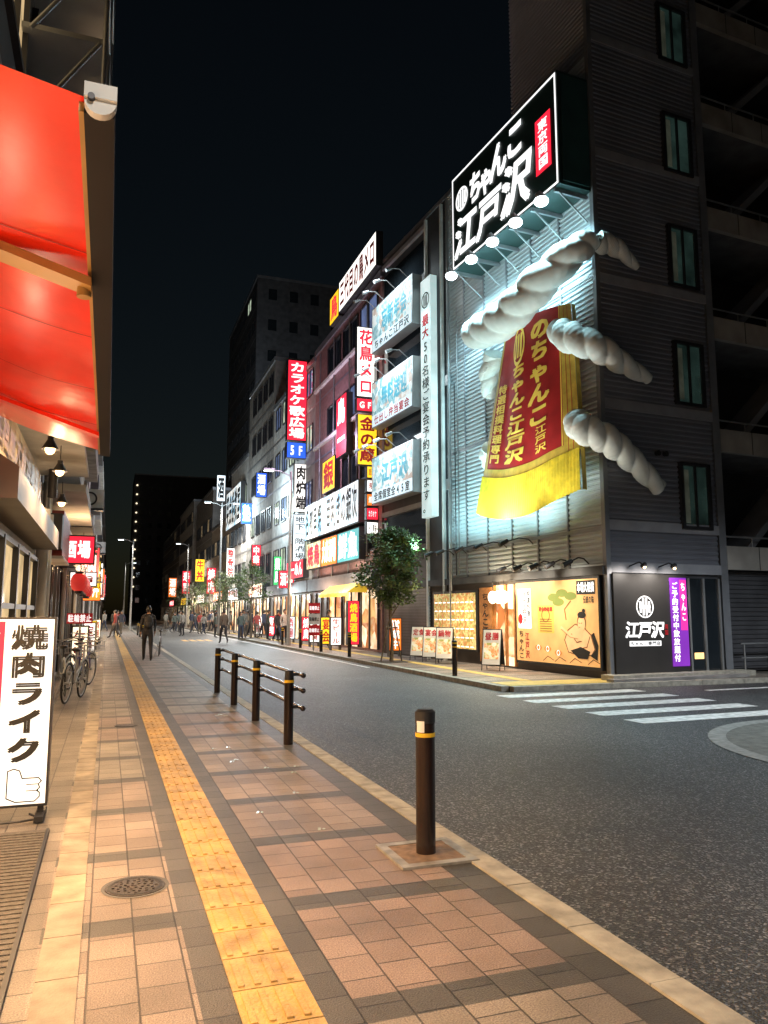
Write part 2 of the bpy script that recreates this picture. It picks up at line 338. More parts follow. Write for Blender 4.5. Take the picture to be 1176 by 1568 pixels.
for i in range(40):
    a=i*2.399; r=.019*math.sqrt(i); q=.007; 
    if r<.122: g.bx('lid',.21+r*math.cos(a)-q,.21+r*math.cos(a)+q,4.69+r*math.sin(a)-q,4.69+r*math.sin(a)+q,.006,.011,iron)
g.done()
g=G('manhole_cover'); g.cyl('lid',(.3,11.2,-.01),(.3,11.2,.005),.15,.15,iron,32); g.ring('lid',FZ(.005),.3,11.2,.12,.135,black,.002,30); g.done()
g=G('entrance_mat'); mm=mat('ribbed_mat',(.10,.09,.08),.8,var=.3,vs=40,bump=.6,bs=120)
g.bx('mat',-1.25,-.33,2.2,6.05,.001,.012,mm)
for i in range(60): g.bx('ribs',-1.24,-.34,2.24+i*.063,2.26+i*.063,.0118,.018,mm)
g.bx('edge',-.335,-.315,2.2,6.05,.001,.02,black); g.done()
# ------------------------------------------------------------------ bollards, rail
brown=mat('bollard_brown',(.015,.0075,.006),.25,.1,spec=.6,var=.3,vs=6); yb=mat('reflect_yellow',(.7,.42,.02),.4,0,.06)
def bollard(x,y,z=0,h=.89,r=.062,plate=False,sticker=False):
    g=G('bollard'); g.cyl('post',(x,y,z),(x,y,z+h-.17),r,r,brown,24); g.cyl('band',(x,y,z+h-.17),(x,y,z+h-.145),r+.002,r+.002,yb,24)
    g.cyl('post',(x,y,z+h-.145),(x,y,z+h-.085),r,r,brown,24); g.cyl('band',(x,y,z+h-.085),(x,y,z+h-.05),r+.003,r+.003,yb if not sticker else black,24)
    g.cyl('cap',(x,y,z+h-.05),(x,y,z+h-.015),r+.004,r+.004,black,24); g.cyl('cap',(x,y,z+h-.015),(x,y,z+h),r+.004,r*.75,black,24)
    if sticker:
        n=8; vs=[];
        for i in range(n+1):
            a=math.radians(-165+i*6)
            for zz in(z+h-.14,z+h-.07): vs.append((x+(r+.0045)*math.cos(a),y+(r+.0045)*math.sin(a),zz))
        g.add('sticker',vs,[(2*i,2*i+2,2*i+3,2*i+1) for i in range(n)],whitep)
    if plate:
        g.bx('base_plate',x-.23,x+.23,y-.23,y+.23,z+.001,z+.012,mat('rusty_inlay',(.17,.11,.07),.7,.1,var=.4,vs=14,bump=.3))
        for a in((-.25,.25,-.25,-.19),(-.25,.25,.19,.25),(-.25,-.19,-.19,.19),(.19,.25,-.19,.19)): g.bx('base_plate',x+a[0],x+a[1],y+a[2],y+a[3],z+.001,z+.016,mat('plate_frame',(.26,.25,.23),.5,.3,var=.35,vs=12))
    g.done()
bollard(1.95,4.69,0,.89,plate=True,sticker=True)
for x,y in((7.98,17.3),(7.98,26),(7.98,29.8),(7.98,33.3),(7.98,37),(2,48),(2,52),(2,56)): bollard(x,y,0,.85)
g=G('guard_railing')
for y in(9,11.1,13.1,15.2):
    g.cyl('post',(2.03,y,0),(2.03,y,.70),.055,.055,brown,20); g.cyl('band',(2.03,y,.70),(2.03,y,.73),.057,.057,yb,20); g.cyl('post',(2.03,y,.73),(2.03,y,.84),.055,.05,black,20)
    for z in(.79,.62,.42): g.cyl('bracket',(2.03,y,z),(2.14,y,z),.02,.02,dsteel,10)
for z in(.79,.62,.42):
    g.tube('rails',[(2.15,8.8,z),(2.15,15.4,z)],.024,brown,12)
    for y in(8.8,15.4): g.sph('rails',(2.15,y,z),.032,brown)
g.done()
# ------------------------------------------------------------------ main building
TH=math.radians(4)
MB=Matrix.Translation((10.95,15.2,0))@Matrix.Rotation(TH,4,'Z')
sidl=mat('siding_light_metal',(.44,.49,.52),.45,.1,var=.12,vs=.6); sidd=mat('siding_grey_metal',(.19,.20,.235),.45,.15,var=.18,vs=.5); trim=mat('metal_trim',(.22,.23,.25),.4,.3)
def corr(g,p,F,u0,u1,z0,z1,pitch,dep,m):
    vs=[];fs=[]; z=z0; prof=[(0,0),(.35,0),(.5,dep),(.85,dep)]
    while z<z1:
        for a,d in prof:
            zz=min(z1,z+a*pitch); vs+=[F(u0,zz,d),F(u1,zz,d)]
        z+=pitch
    for i in range(len(vs)//2-1): fs.append((2*i,2*i+1,2*i+3,2*i+2))
    g.add(p,vs,fs,m)
g=G('chanko_restaurant_building',MB)
g.bx('core_walls',.03,3.5,.03,12.9,0,15.7,darkw); g.bx('tower_walls',.03,3.5,.03,3.5,15.7,24,darkw)
FF=FX(0); FR=FY(0)
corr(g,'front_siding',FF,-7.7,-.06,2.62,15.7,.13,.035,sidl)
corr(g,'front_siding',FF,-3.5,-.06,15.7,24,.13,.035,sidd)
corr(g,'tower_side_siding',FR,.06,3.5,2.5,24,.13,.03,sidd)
corr(g,'tower_side_siding',lambda u,v,o=0:(3.5-u,3.53+o,v),0,3.4,15.8,24,.13,.03,sidd)
g.bx('corner_trim',-.07,.06,-.07,.06,0,24,trim)
bandm=mat('band_grey',(.30,.31,.34),.5,.1)
for z in(2.45,3.45,6.4,9.57,12.9,16.1,19.3,22.5): g.bx('floor_bands',.06,3.53,-.06,.0,z,z+.24,bandm)
for s in(1.35,2.65,3.9,5.2,6.45,7.6): g.bx('wall_joints',-.06,-.0,s,s+.05,2.62,15.7,trim)
for z in(3.45,6.6,9.75,12.9): g.bx('wall_joints',-.055,0,.06,7.7,z,z+.09,trim)
g.bx('roof_parapet',-.08,3.6,3.5,13,15.7,15.85,trim)
for z in(3.62,6.78,9.93,13.1,16.3,19.5):
    for q in((2.3,2.4,z-.06,z+1.62),(3.2,3.3,z-.06,z+1.62),(2.4,3.2,z-.06,z+.02),(2.4,3.2,z+1.54,z+1.62),(2.78,2.82,z,z+1.54)): g.bx('window_frames',q[0],q[1],-.11,0,q[2],q[3],dsteel)
    g.bx('window_glass',2.4,3.2,-.045,-.038,z,z+1.54,glassg); g.quad('window_glass',FY(-.045),2.42,2.62,z+.1,z+1.45,mat('curtain_dim',(.2,.2,.17),.8,0,.03,(.6,.7,.5),.5),.002)
g.bx('bay_cladding',-.04,.03,7.75,12.95,2.6,15.72,darkw)
for z in(3.9,7.7,10.75,13.75): g.bx('bay_glass',-.055,-.042,9.2,12.85,z,z+1.25,glass)
for z in(5.2,8.9,12.1,15.3):
    g.bx('bay_bands',-.16,-.04,9.05,12.9,z,z+.16,mat('band_light',(.3,.3,.31),.5))
for s in(7.8,8.98): g.bx('downpipes',-.16,-.06,s,s+.09,0,15.6,whitep)
g.cyl('downpipes',(-.14,7.35,0.2),(-.14,7.35,15.5),.05,.05,steel)
g.bx('ground_floor_wall',-.05,.03,.0,12.9,0,2.4,mat('ground_floor_dark',(.06,.05,.045),.6))
g.bx('ground_floor_beam',-.14,.03,-.0,12.9,2.4,2.6,concd)
for i in range(22): g.bx('shutter',-.085,-.05,8.9,12.6,.05+i*.105,.135+i*.105,shut)
g.bx('menu_board',-.16,-.05,5.7,8.6,.35,2.2,black); g.quad('menu_board',FX(-.16),-8.5,-5.8,.42,2.12,foody,.006)
for i in range(9):
    for j in range(6): g.quad('menu_board',FX(-.16),-8.45+i*.29,-8.45+i*.29+.2,.47+j*.27,.47+j*.27+.035,white_e,.009)
g.bx('wood_doorway',-.15,-.05,4.9,5.6,.1,2.25,wood); g.text('wood_doorway','ちゃんこ江戸沢',FX(-.15),-5.45,-5.05,.4,2.1,blackt,True,.01)
g.bx('entrance',-.052,-.03,3.75,4.85,.05,2.3,shopint)
for s in(3.75,4.2,4.8): g.bx('entrance_frames',-.12,-.05,s,s+.07,.05,2.3,wood)
for i,s in enumerate((4.0,4.3,4.6)): 
    g.sph('entrance_lanterns',(-.3,s,1.95),(.13,.13,.18),em('lantern_white',(1,.9,.7),4))
    g.cyl('entrance_lanterns',(-.3,s,2.1),(-.3,s,2.4),.01,.01,black,6)
peach=mat('poster_peach',(.75,.42,.17),.6,0,.36,(.98,.52,.18)); FPz=FX(-.16)  # poster inks carry a glow of their own, imitating lamp light on print
g.bx('poster_board',-.16,-.05,.12,3.65,.18,2.38,black); g.quad('poster',FPz,-3.6,-.17,.25,2.32,peach,.005)
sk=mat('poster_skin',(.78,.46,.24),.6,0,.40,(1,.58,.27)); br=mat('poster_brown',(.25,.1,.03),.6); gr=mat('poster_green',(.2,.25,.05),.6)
g.poly('poster',FPz,[(-1.35,.55),(-1.5,.85),(-1.35,1.1),(-1.05,1.25),(-.75,1.2),(-.45,1.0),(-.3,.65),(-.45,.5),(-.95,.48)],br,.008)
g.poly('poster',FPz,[(-1.33,.57),(-1.46,.85),(-1.33,1.07),(-1.05,1.22),(-.76,1.17),(-.48,.98),(-.35,.66),(-.47,.53),(-.95,.51)],sk,.010)
g.ell('poster',FPz,-.8,1.28,.17,.2,br,.012); g.ell('poster',FPz,-.8,1.25,.145,.175,sk,.014); g.ell('poster',FPz,-.78,1.46,.16,.08,blackt,.016); g.ell('poster',FPz,-.7,1.56,.06,.05,blackt,.018)
g.stroke('poster',FPz,[(-1.2,1.0),(-1.0,.8),(-.75,.85)],.025,br,.013); g.stroke('poster',FPz,[(-.5,.95),(-.62,.7),(-.9,.65)],.025,br,.013); g.stroke('poster',FPz,[(-.7,.85),(-1.2,.95),(-1.6,1.15)],.07,sk,.0135); g.stroke('poster',FPz,[(-.95,.89),(-1.25,.92),(-1.6,1.11)],.012,br,.0139)
g.poly('poster',FPz,[(-1.25,.6),(-.95,.42),(-.6,.42),(-.5,.6),(-.85,.7)],blackt,.0145)
g.stroke('poster',FPz,[(-.9,1.27),(-.86,1.26)],.015,blackt,.0165); g.stroke('poster',FPz,[(-.82,1.26),(-.77,1.27)],.015,blackt,.0165); g.stroke('poster',FPz,[(-.9,1.17),(-.85,1.16)],.012,redt,.0165)
g.poly('poster',FPz,[(-.5,.5),(-.25,.4),(-.2,.75),(-.35,1.05),(-.45,1.0),(-.3,.65)],blackt,.0125)
for a,b in((-1.9,1.9),(-1.55,2.0),(-1.2,1.92),(-1.7,1.78)): g.ell('poster',FPz,a,b,.24,.1,gr,.008+.0005*abs(a))
g.stroke('poster',FPz,[(-1.2,1.8),(-1.45,1.6),(-1.4,1.35)],.04,br,.0085)
for a in(-2.4,-1.9,-1.3,-.6): g.stroke('poster',FPz,[(a,.3),(a+.2,.42),(a+.45,.33)],.02,br,.009)
for a,b in((-2.6,.62),(-2.2,.6),(-1.75,.52)): g.ell('poster',FPz,a,b,.15,.07,mat('poster_food',(.75,.3,.06),.6,0,.15),.0095); g.ring('poster',FPz,a,b,.05,.07,whitet,.0105,16)
g.quad('poster',FPz,-3.5,-2.9,1.1,2.15,white_e,.008); g.text('poster','大江戸沢',FPz,-3.3,-3.1,1.2,2.1,redt,True,.012); g.text('poster','特選料理',FPz,-3.08,-2.93,1.4,2.1,blackt,True,.012); g.ell('poster',FPz,-3.4,1.35,.1,.14,redt,.011)
g.text('poster','ちゃんこ',FPz,-3.5,-3.25,.28,1.05,blackt,True,.012); g.text('poster','江戸沢',FPz,-3.2,-3.0,.3,1.0,redt,True,.012)
g.quad('poster',FPz,-2.6,-1.9,1.0,1.7,mat('poster_yellow',(.8,.5,.1),.6,0,.3),.008); g.ring('poster',FPz,-2.25,1.45,.15,.18,br,.011); g.text('poster','宴会飲放題',FPz,-2.55,-1.95,1.54,1.67,redt,False,.0115)
for i in range(6): g.stroke('poster',FPz,[(-2.5,1.05+i*.06),(-2.0,1.05+i*.06)],.018,br,.012)
g.quad('poster',FPz,-.95,-.25,1.95,2.28,blackt,.017); g.text('poster','本場大相撲',FPz,-.92,-.28,1.98,2.25,whitet,False,.02); g.text('poster','伝統の味',FPz,-.7,-.3,1.72,1.92,blackt,False,.02)
g.bx('crest_sign',.05,2.28,-.13,-.03,.05,2.42,mat('sign_black_panel',(.03,.028,.027),.45)); FS=FY(-.13)
g.ring('crest_sign',FS,.95,1.65,.23,.26,whitet,.008)
for a,b0,b1 in((-.13,-.14,.13),(-.045,-.2,.2),(.045,-.2,.2),(.13,-.14,.13)): g.quad('crest_sign',FS,.95+a-.028,.95+a+.028,1.65+b0,1.65+b1,whitet,.008)
g.quad('crest_sign',FS,.78,1.12,1.62,1.68,whitet,.01)
g.text('crest_sign','江戸沢',FS,.35,1.5,.92,1.3,whitet,False,.01,.03,1.05,.15); g.text('crest_sign','両国',FS,1.52,1.63,.98,1.25,redt,True,.01)
g.quad('crest_sign',FS,.45,1.4,.74,.86,whitet,.008); g.text('crest_sign','ちゃんこ専門店',FS,.47,1.38,.75,.85,blackt,False,.01)
g.bx('purple_banner',1.72,2.24,-.16,-.14,.25,2.35,pur_e); g.quad('purple_banner',FY(-.16),2.02,2.22,1.1,2.3,pink_e,.004); g.text('purple_banner','ちゃんこ',FY(-.16),2.04,2.2,1.3,2.25,white_e,True,.008); g.text('purple_banner','ご予約受付中飲放題付',FY(-.16),1.76,1.96,.35,2.25,white_e,True,.006)
g.bx('side_entrance',2.36,3.4,-.05,.0,.05,2.35,glass)
for a in(2.36,2.85,3.36): g.bx('side_entrance',a,a+.06,-.09,-.05,.05,2.35,steel)
g.quad('side_entrance',FY(-.05),2.5,2.8,.4,.55,warm_e,.01)
g.bx('entrance_step',-.35,4,-.5,-.07,0,.12,stone); g.bx('entrance_step',-.55,3.5,-.75,-.5,0,.06,conc)
# stairwell / balconies wing
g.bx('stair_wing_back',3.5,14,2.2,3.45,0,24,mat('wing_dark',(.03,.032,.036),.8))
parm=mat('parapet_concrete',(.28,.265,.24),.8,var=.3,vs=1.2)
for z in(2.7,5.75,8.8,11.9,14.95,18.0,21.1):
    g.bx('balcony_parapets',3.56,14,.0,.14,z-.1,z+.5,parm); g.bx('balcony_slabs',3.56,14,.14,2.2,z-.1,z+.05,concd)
    for k in range(9): g.bx('balcony_joints',3.8+k*1.15,3.82+k*1.15,-.006,0,z-.1,z+.5,black)
    g.tube('handrails',[(3.6,.07,z+.75),(14,.07,z+.75)],.025,steel)
    for k in range(10): g.tube('handrails',[(3.7+k*1.1,.07,z+.5),(3.7+k*1.1,.07,z+.75)],.015,steel,6)
    a=4.6
    g.add('stair_flights',[(a,.3,z),(a,1.2,z),(a+3.2,1.2,z+3),(a+3.2,.3,z+3),(a,.3,z+.25),(a,1.2,z+.25),(a+3.2,1.2,z+3.25),(a+3.2,.3,z+3.25)],[(0,1,2,3),(4,7,6,5),(0,3,7,4),(1,5,6,2)],mat('stair_grey',(.16,.17,.19),.6))
g.bx('wing_columns',3.56,3.8,-.02,.3,0,24,trim); g.bx('wing_columns',7.5,7.8,.02,.3,0,24,concd)
for i in range(22): g.bx('side_shutter',3.85,13,.25,.3,.05+i*.115,.15+i*.115,shut)
g.tube('railing_low',[(3.9,-.2,.75),(13,-.2,.75)],.02,steel); g.tube('railing_low',[(3.9,-.2,.4),(13,-.2,.4)],.02,steel)
for a in range(8): g.tube('railing_low',[(4+a*1.2,-.2,0),(4+a*1.2,-.2,.75)],.02,steel)
def goose(part,s,z,L,hm):
    g.tube(part,[(-.05,s,z),(-.2,s,z+.12),(-.5*L,s,z+.14),(-L,s,z)],.018,black,6); g.cyl(part,(-L-.1,s+.02,z-.06),(-L+.14,s-.02,z+.06),.07,.05,hm,10)
for s in(7.3,6.5,5.3,4.2,2.9): goose('uplight_fixtures',s,3.35,1.0,black)
for s in(3.5,2.75,2.0,1.3,.6): goose('poster_lamps',s,2.68,.7,black)
for a in(.6,1.5): g.tube('poster_lamps',[(a,-.05,2.6),(a,-.4,2.68),(a,-.55,2.6)],.016,black,6); g.cyl('poster_lamps',(a,-.5,2.57),(a,-.6,2.63),.06,.05,black,10); g.sph('poster_lamps',(a,-.56,2.55),.035,lampw_e,8,6)
for s,z in((7.55,9.0),(7.55,5.5)): g.bx('junction_boxes',-.18,-.06,s-.2,s,z,z+.35,steel)
g.tube('conduits',[(-.08,6.9,2.7),(-.08,6.9,11.5)],.02,steel,6); g.tube('conduits',[(-.08,7.1,2.7),(-.08,7.1,9)],.015,dsteel,6)
g.cyl('side_vents',(1.6,-.06,5.4),(1.6,-.14,5.4),.07,.07,dsteel); g.cyl('side_vents',(1.85,-.06,5.4),(1.85,-.14,5.4),.07,.07,dsteel)
g.done()
# big sign
g=G('chanko_billboard_sign',MB); dg_=mat('sign_dark_green',(.012,.035,.032),.45,var=.1); wl=em('sign_letter_white',(1,1,1),1.3,.03)
g.bx('box',-1.0,-.06,0,5.45,11.93,14.95,dg_); g.bx('box',-.9,-.1,-.03,0,12.02,14.86,mat('sign_side',(.03,.08,.08),.4)); F=FX(-1.0)
for a in((-5.4,-.05,14.86,14.92),(-5.4,-.05,11.97,12.03),(-5.4,-5.34,12.03,14.86),(-.11,-.05,12.03,14.86)): g.quad('white_border',F,*a,wl,.01)
g.ring('letters',F,-4.8,14.02,.3,.37,wl,.015)
for a,h in((-.2,.2),(-.07,.28),(.07,.28),(.2,.2)): g.quad('letters',F,-4.8+a-.045,-4.8+a+.045,14.02-h,14.02+h,wl,.015)
for k,(ch,a,b,c,d) in enumerate((('ち',-4.35,-3.65,13.5,14.45),('ゃ',-3.75,-3.05,13.45,14.35),('ん',-3.15,-2.3,13.55,14.6),('こ',-2.3,-1.45,13.7,14.7))): g.text('letters',ch,F,a,b,c,d,wl,False,.016+k*.003,.04,1.08,.12)
for k,(ch,a,b,c,d) in enumerate((('江',-5.25,-3.9,12.12,13.45),('戸',-3.9,-2.6,12.12,13.4),('沢',-2.6,-1.1,12.12,13.6))): g.text('letters',ch,F,a,b,c,d,wl,False,.03+k*.003,.035,.98,.18)
g.quad('red_tag',F,-.95,-.3,12.6,14.1,red_e,.012); g.text('red_tag','東京両国',F,-.85,-.4,12.68,14.02,wl,True,.02)
for i in range(6):
    s=.2+i*1.02; g.bx('brackets',-1.0,0,s,s+.06,11.82,11.93,steel); g.tube('brackets',[(-.05,s,11.2),(-.9,s,11.85)],.025,steel,6)
LS=(.45,1.6,2.75,3.9,5.1)
for s in LS:
    g.tube('spot_fixtures',[(-1.0,s,11.93),(-1.25,s,11.75)],.02,steel,6); g.cyl('spot_fixtures',(-1.34,s,11.85),(-1.25,s,11.68),.07,.16,steel,14); g.sph('spot_lenses',(-1.24,s,11.63),(.18,.18,.12),lamp_e,14,10)
g.done()
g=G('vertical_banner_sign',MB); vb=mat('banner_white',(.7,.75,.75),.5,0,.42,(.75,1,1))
g.bx('panel',-.42,-.17,8.1,8.85,4.7,13.1,vb); F=FX(-.42); g.ring('panel',F,-8.47,12.3,.24,.29,blackt,.008)
for a in(-.1,0,.1): g.quad('panel',F,-8.47+a-.03,-8.47+a+.03,12.1,12.5,blackt,.008)
g.text('lettering','最大',F,-8.75,-8.2,10.9,11.8,redt,True,.01); g.text('lettering','50名様ご宴会予約承ります。',F,-8.76,-8.2,4.8,10.85,blackt,True,.01,.012); g.done()
for k,z in enumerate((5.65,8.66,11.7)):
    g=G('photo_billboard',MB); g.bx('frame',-.6,-.2,9.15,12.85,z,z+1.85,steel); F=FX(-.6)
    g.quad('print',F,-12.8,-9.2,z+.05,z+1.8,crowdp,.005); g.quad('print',F,-12.8,-9.2,z+.05,z+.5,em('lit_pale',(.75,.92,1),.8),.008); g.text('print',('全席個室全45室','仕出し弁当宴会','ちゃんこ江戸沢')[k],F,-12.6,-9.4,z+.08,z+.47,blackt if k!=1 else redt,False,.012)
    g.text('print',('江戸沢','無料送迎','忘新年会')[k],F,-11.9,-9.6,z+.65,z+1.5,em('lit_skyblue',(.1,.45,.6),.4),False,.012,.03)
    for s in(9.6,10.7,11.8,12.7):
        g.tube('lamp_arms',[(-.5,s,z+1.85),(-.9,s,z+2.15),(-1.3,s,z+2.1)],.015,steel,6); g.cyl('lamp_arms',(-1.2,s,z+2.12),(-1.42,s,z+2.0),.05,.07,steel,8)
    g.done()
# apron + rope ----------------------------------------------------
red_c=mat('apron_red_cloth',(.42,.02,.022),.55,var=.2,vs=2,bump=.15,bs=8); gold_c=mat('apron_gold_border',(.58,.42,.07),.5,var=.2,vs=5); yel_c=mat('apron_yellow_fringe',(.85,.68,.05),.6,var=.2,vs=5); gline=mat('apron_gold_print',(.95,.72,.12),.5,0,.05)
def A(u,v,o=0):
    sL=4.6+(3.5-4.6)*v; sR=-.12+(.5+.12)*v; s=sL+(sR-sL)*u
    z=4.35+(9.15-4.35)*v-.42*math.sin(math.pi*u)*max(0,1-v)**.7 + .10*math.sin(math.pi*u)*v
    x=-(.42+.30*(1-v)+.30*math.sin(math.pi*u)+.04*math.sin(9*u+2*v)*(1.2-v)+.02*math.sin(17*u))
    return (x-o,s,z)
g=G('decorative_sumo_apron',MB)
def grid(part,u0,u1,v0,v1,m,off,nu,nv):
    vs=[A(u0+(u1-u0)*i/nu,v0+(v1-v0)*j/nv,off) for j in range(nv+1) for i in range(nu+1)]
    g.add(part,vs,[(j*(nu+1)+i,j*(nu+1)+i+1,(j+1)*(nu+1)+i+1,(j+1)*(nu+1)+i) for j in range(nv) for i in range(nu)],m,True)
grid('red_cloth',.065,.90,.26,1,red_c,.0,40,30); grid('gold_border',0,.065,.2,1,gold_c,.012,4,30); grid('gold_border',.90,1,.2,1,gold_c,.012,6,30); grid('gold_border',.065,.90,.21,.26,gold_c,.012,40,3)
for a in(.068,.889): grid('gold_lines',a,a+.007,.26,1,gline,.014,1,30)
for a in(.03,.93,.96): grid('border_stitching',a,a+.004,.22,.99,red_c,.016,1,30)
nu=150; vs=[];fs=[]
for j in range(7):
    v=max(0,.215*(1-j/6))
    for i in range(nu+1):
        u=i/nu; vs.append(A(u,v,.03+.03*math.sin(i*2.1)+(.03*(j/6))))
for j in range(6):
    for i in range(nu): fs.append((j*(nu+1)+i,j*(nu+1)+i+1,(j+1)*(nu+1)+i+1,(j+1)*(nu+1)+i))
g.add('fringe',vs,fs,yel_c,True)
for uu in(1,0):
    vs=[]
    for j in range(21):
        v=j/20; p=A(uu,v); vs+=[p,(p[0]+.16,p[1]+(.05 if uu else -.05),p[2])]
    g.add('side_return',vs,[(2*i,2*i+1,2*i+3,2*i+2) for i in range(20)],gold_c)
g.text('lettering','のちゃんこ',A,.58,.81,.42,.97,gline,True,.025,.04,1.0,.1); g.text('lettering','ちゃんこ江戸沢',A,.32,.55,.28,.79,gline,True,.025,.04,1.0,.1); g.text('lettering','特選相撲料理専門',A,.10,.25,.29,.72,gline,True,.025,.035)
g.ring('lettering',A,.42,.88,.08,.1,gline,.03)
for a in(-.045,0,.045): g.quad('lettering',A,.42+a-.014,.42+a+.014,.82,.94,gline,.03)
g.text('lettering','江戸沢',A,.66,.78,.28,.42,gline,True,.025,.02)
g.done()
ropem=mat('rope_white_cloth',(.66,.69,.66),.75,var=.08,vs=4,bump=.25,bs=10)
def rope(g,part,pts,rad,turns,lobes=2,N=170,n=36):
    P=[Vector(p) for p in pts]; P=[2*P[0]-P[1]]+P+[2*P[-1]-P[-2]]; rad=[rad[0]]+list(rad)+[rad[-1]]
    K=len(pts)-1; C=[];Rr=[]
    for k in range(N+1):
        t=k/N*K; i=min(int(t),K-1); f=t-i; a,b,c,d=P[i:i+4]
        C.append(.5*((2*b)+(c-a)*f+(2*a-5*b+4*c-d)*f*f+(3*b-a-3*c+d)*f**3)); Rr.append(rad[i+1]*(1-f)+rad[i+2]*f)
    e=None; vs=[]
    for k in range(N+1):
        d=(C[min(k+1,N)]-C[max(k-1,0)]).normalized()
        if e is None: e=d.cross(Vector((0,0,1))).normalized()
        e=(e-d*e.dot(d)).normalized(); f=d.cross(e); tw=2*math.pi*turns*k/N
        for i in range(n):
            q=2*math.pi*i/n; r=Rr[k]*(.78+.28*abs(math.cos(lobes/2*(q-tw)))**.6)*(1+.012*math.sin(5*q+k*.9))
            vs.append(C[k]+e*(r*math.cos(q))+f*(r*math.sin(q)))
    fs=[(k*n+i,k*n+(i+1)%n,(k+1)*n+(i+1)%n,(k+1)*n+i) for k in range(N) for i in range(n)]
    for c_,b_ in((C[0],0),(C[N],N*n)):
        m0=len(vs); vs.append(c_+(C[0]-C[1] if b_==0 else C[N]-C[N-1])*3); fs+=[(m0,b_+i,b_+(i+1)%n) for i in range(n)]
    g.add(part,vs,fs,ropem,True)
g=G('giant_twisted_rope',MB)
rope(g,'belt',[(-.5,5.0,9.85),(-.85,4.2,9.6),(-1.0,3,9.4),(-1.0,2,9.5),(-.9,1,9.85),(-.55,.1,10.3),(-.15,-.2,10.55)],[.38,.47,.51,.51,.47,.39,.26],3.7)
rope(g,'side_tail',[(-.1,-.2,10.5),(.4,-.28,10.4),(1.1,-.22,10.05)],[.28,.22,.09],1.6)
rope(g,'middle_rope',[(-.75,.6,8.45),(-.72,.15,8.1),(-.3,-.3,7.75),(.35,-.35,7.45),(1.25,-.25,7.2)],[.3,.38,.34,.26,.15],3.0)
rope(g,'lower_rope',[(-.7,.1,6.1),(-.7,-.15,5.8),(-.2,-.4,5.5),(.5,-.38,5.1),(1.45,-.25,4.5)],[.28,.36,.34,.28,.2],3.6)
rope(g,'left_rope',[(-.5,3.9,8.9),(-.4,4.4,8.4),(-.2,4.75,7.9)],[.3,.3,.2],1.2)
rope(g,'left_rope_low',[(-.5,4.2,6.2),(-.35,4.6,6.05),(-.15,4.9,5.8)],[.25,.28,.18],1.1)
g.done()
pp=mat('paper_poster',(.75,.72,.65),.7,0,.25)
for x,y,m_ in((9.55,23.4,'定食'),(9.6,22.5,'宴会'),(9.65,21.6,'鍋物'),(9.7,18.6,'昼膳')):
    g=G('menu_a_board',Matrix.Translation((x,y,0))@Matrix.Rotation(math.radians(46+ru(-8,8)),4,'Z'))
    for sg in(-1,1):
        F=lambda u,v,o=0,sg=sg:(sg*(.20-.18*v)+sg*o, -u if sg<0 else u, v)
        for off,mm_,a in((0,blackt,(-.27,.27,0.14,1.08)),(.010,pp,(-.25,.25,.16,1.06))): g.quad('boards',F,*a,mm_,off)
        g.text('boards',m_,F,-.2,.2,.78,1.0,redt,False,.018); g.quad('boards',F,-.2,.2,.3,.72,food,.016)
        for q in(-.25,.25): g.tube('legs',[F(q,0),F(q,1.08)],.012,dsteel,6)
    g.done()
# ------------------------------------------------------------------ trees
bark=mat('bark',(.11,.085,.06),.9,var=.4,vs=15,bump=.6); lm=[mat('leaf_%d'%i,c,.5,var=.35,vs=3) for i,c in enumerate(((.07,.12,.03),(.10,.15,.04),(.045,.085,.022),(.12,.15,.05)))]
def tree(x,y,zt,zb,rx,nc=75,per=85):
    g=G('street_tree'); cz=(zt+zb)/2; rz=(zt-zb)/2
    p=[(x,y,0),(x+.03,y,.7),(x-.03,y+.03,1.4),(x+.02,y,cz-.1),(x,y,zt-.35)]; r=[.07,.055,.05,.04,.015]
    for i in range(4): g.cyl('trunk',p[i],p[i+1],r[i],r[i+1],bark,8)
    cl=[]
    for i in range(nc):
        a=R()*6.28; q=R()**.5; t=ru(-1,1); w=math.sqrt(max(0,1-t*t))*(.75+.25*q)*(1+.22*math.sin(3*a+5*t)); k=ru(.4,1.05)
        cl.append((x+rx*w*k*math.cos(a),y+rx*w*k*math.sin(a),cz+rz*t*ru(.75,1.08)))
    for i in range(9):
        c=cl[i*4]; s=(x,y,ru(1.3,cz)); mid=((s[0]+c[0])/2,(s[1]+c[1])/2,(s[2]+c[2])/2+.08); g.cyl('limbs',s,mid,.022,.014,bark,6); g.cyl('limbs',mid,c,.014,.006,bark,6)
    for c in cl:
        m_=random.choice(lm); vs=[];fs=[]; rr=rx*ru(.16,.3)
        for k in range(per):
            d=Vector((random.gauss(0,1),random.gauss(0,1),random.gauss(0,.8)))*rr*.55; o=Vector(c)+d
            e=Vector((ru(-1,1),ru(-1,1),ru(-.6,.6))).normalized(); f=e.cross(Vector((ru(-1,1),ru(-1,1),1))).normalized(); L=ru(.04,.075); w=L*.5; b=len(vs)
            vs+=[o-e*L,o+f*w,o+e*L,o-f*w]; fs.append((b,b+1,b+2,b+3))
        g.add('foliage',vs,fs,m_)
    for a in(-.35,.35): g.cyl('support_stakes',(x+a,y,0),(x+a*.25,y,1.25),.025,.022,bark,8)
    g.cyl('support_stakes',(x-.2,y-.03,1.05),(x+.2,y-.03,1.05),.02,.02,bark,8)
    g.bx('tree_pit',x-.5,x+.5,y-.5,y+.5,.001,.012,mat('tree_pit_soil',(.05,.04,.03),.9,bump=.8))
    g.done()
tree(8.4,22.9,4.15,1.7,.95,105,88)
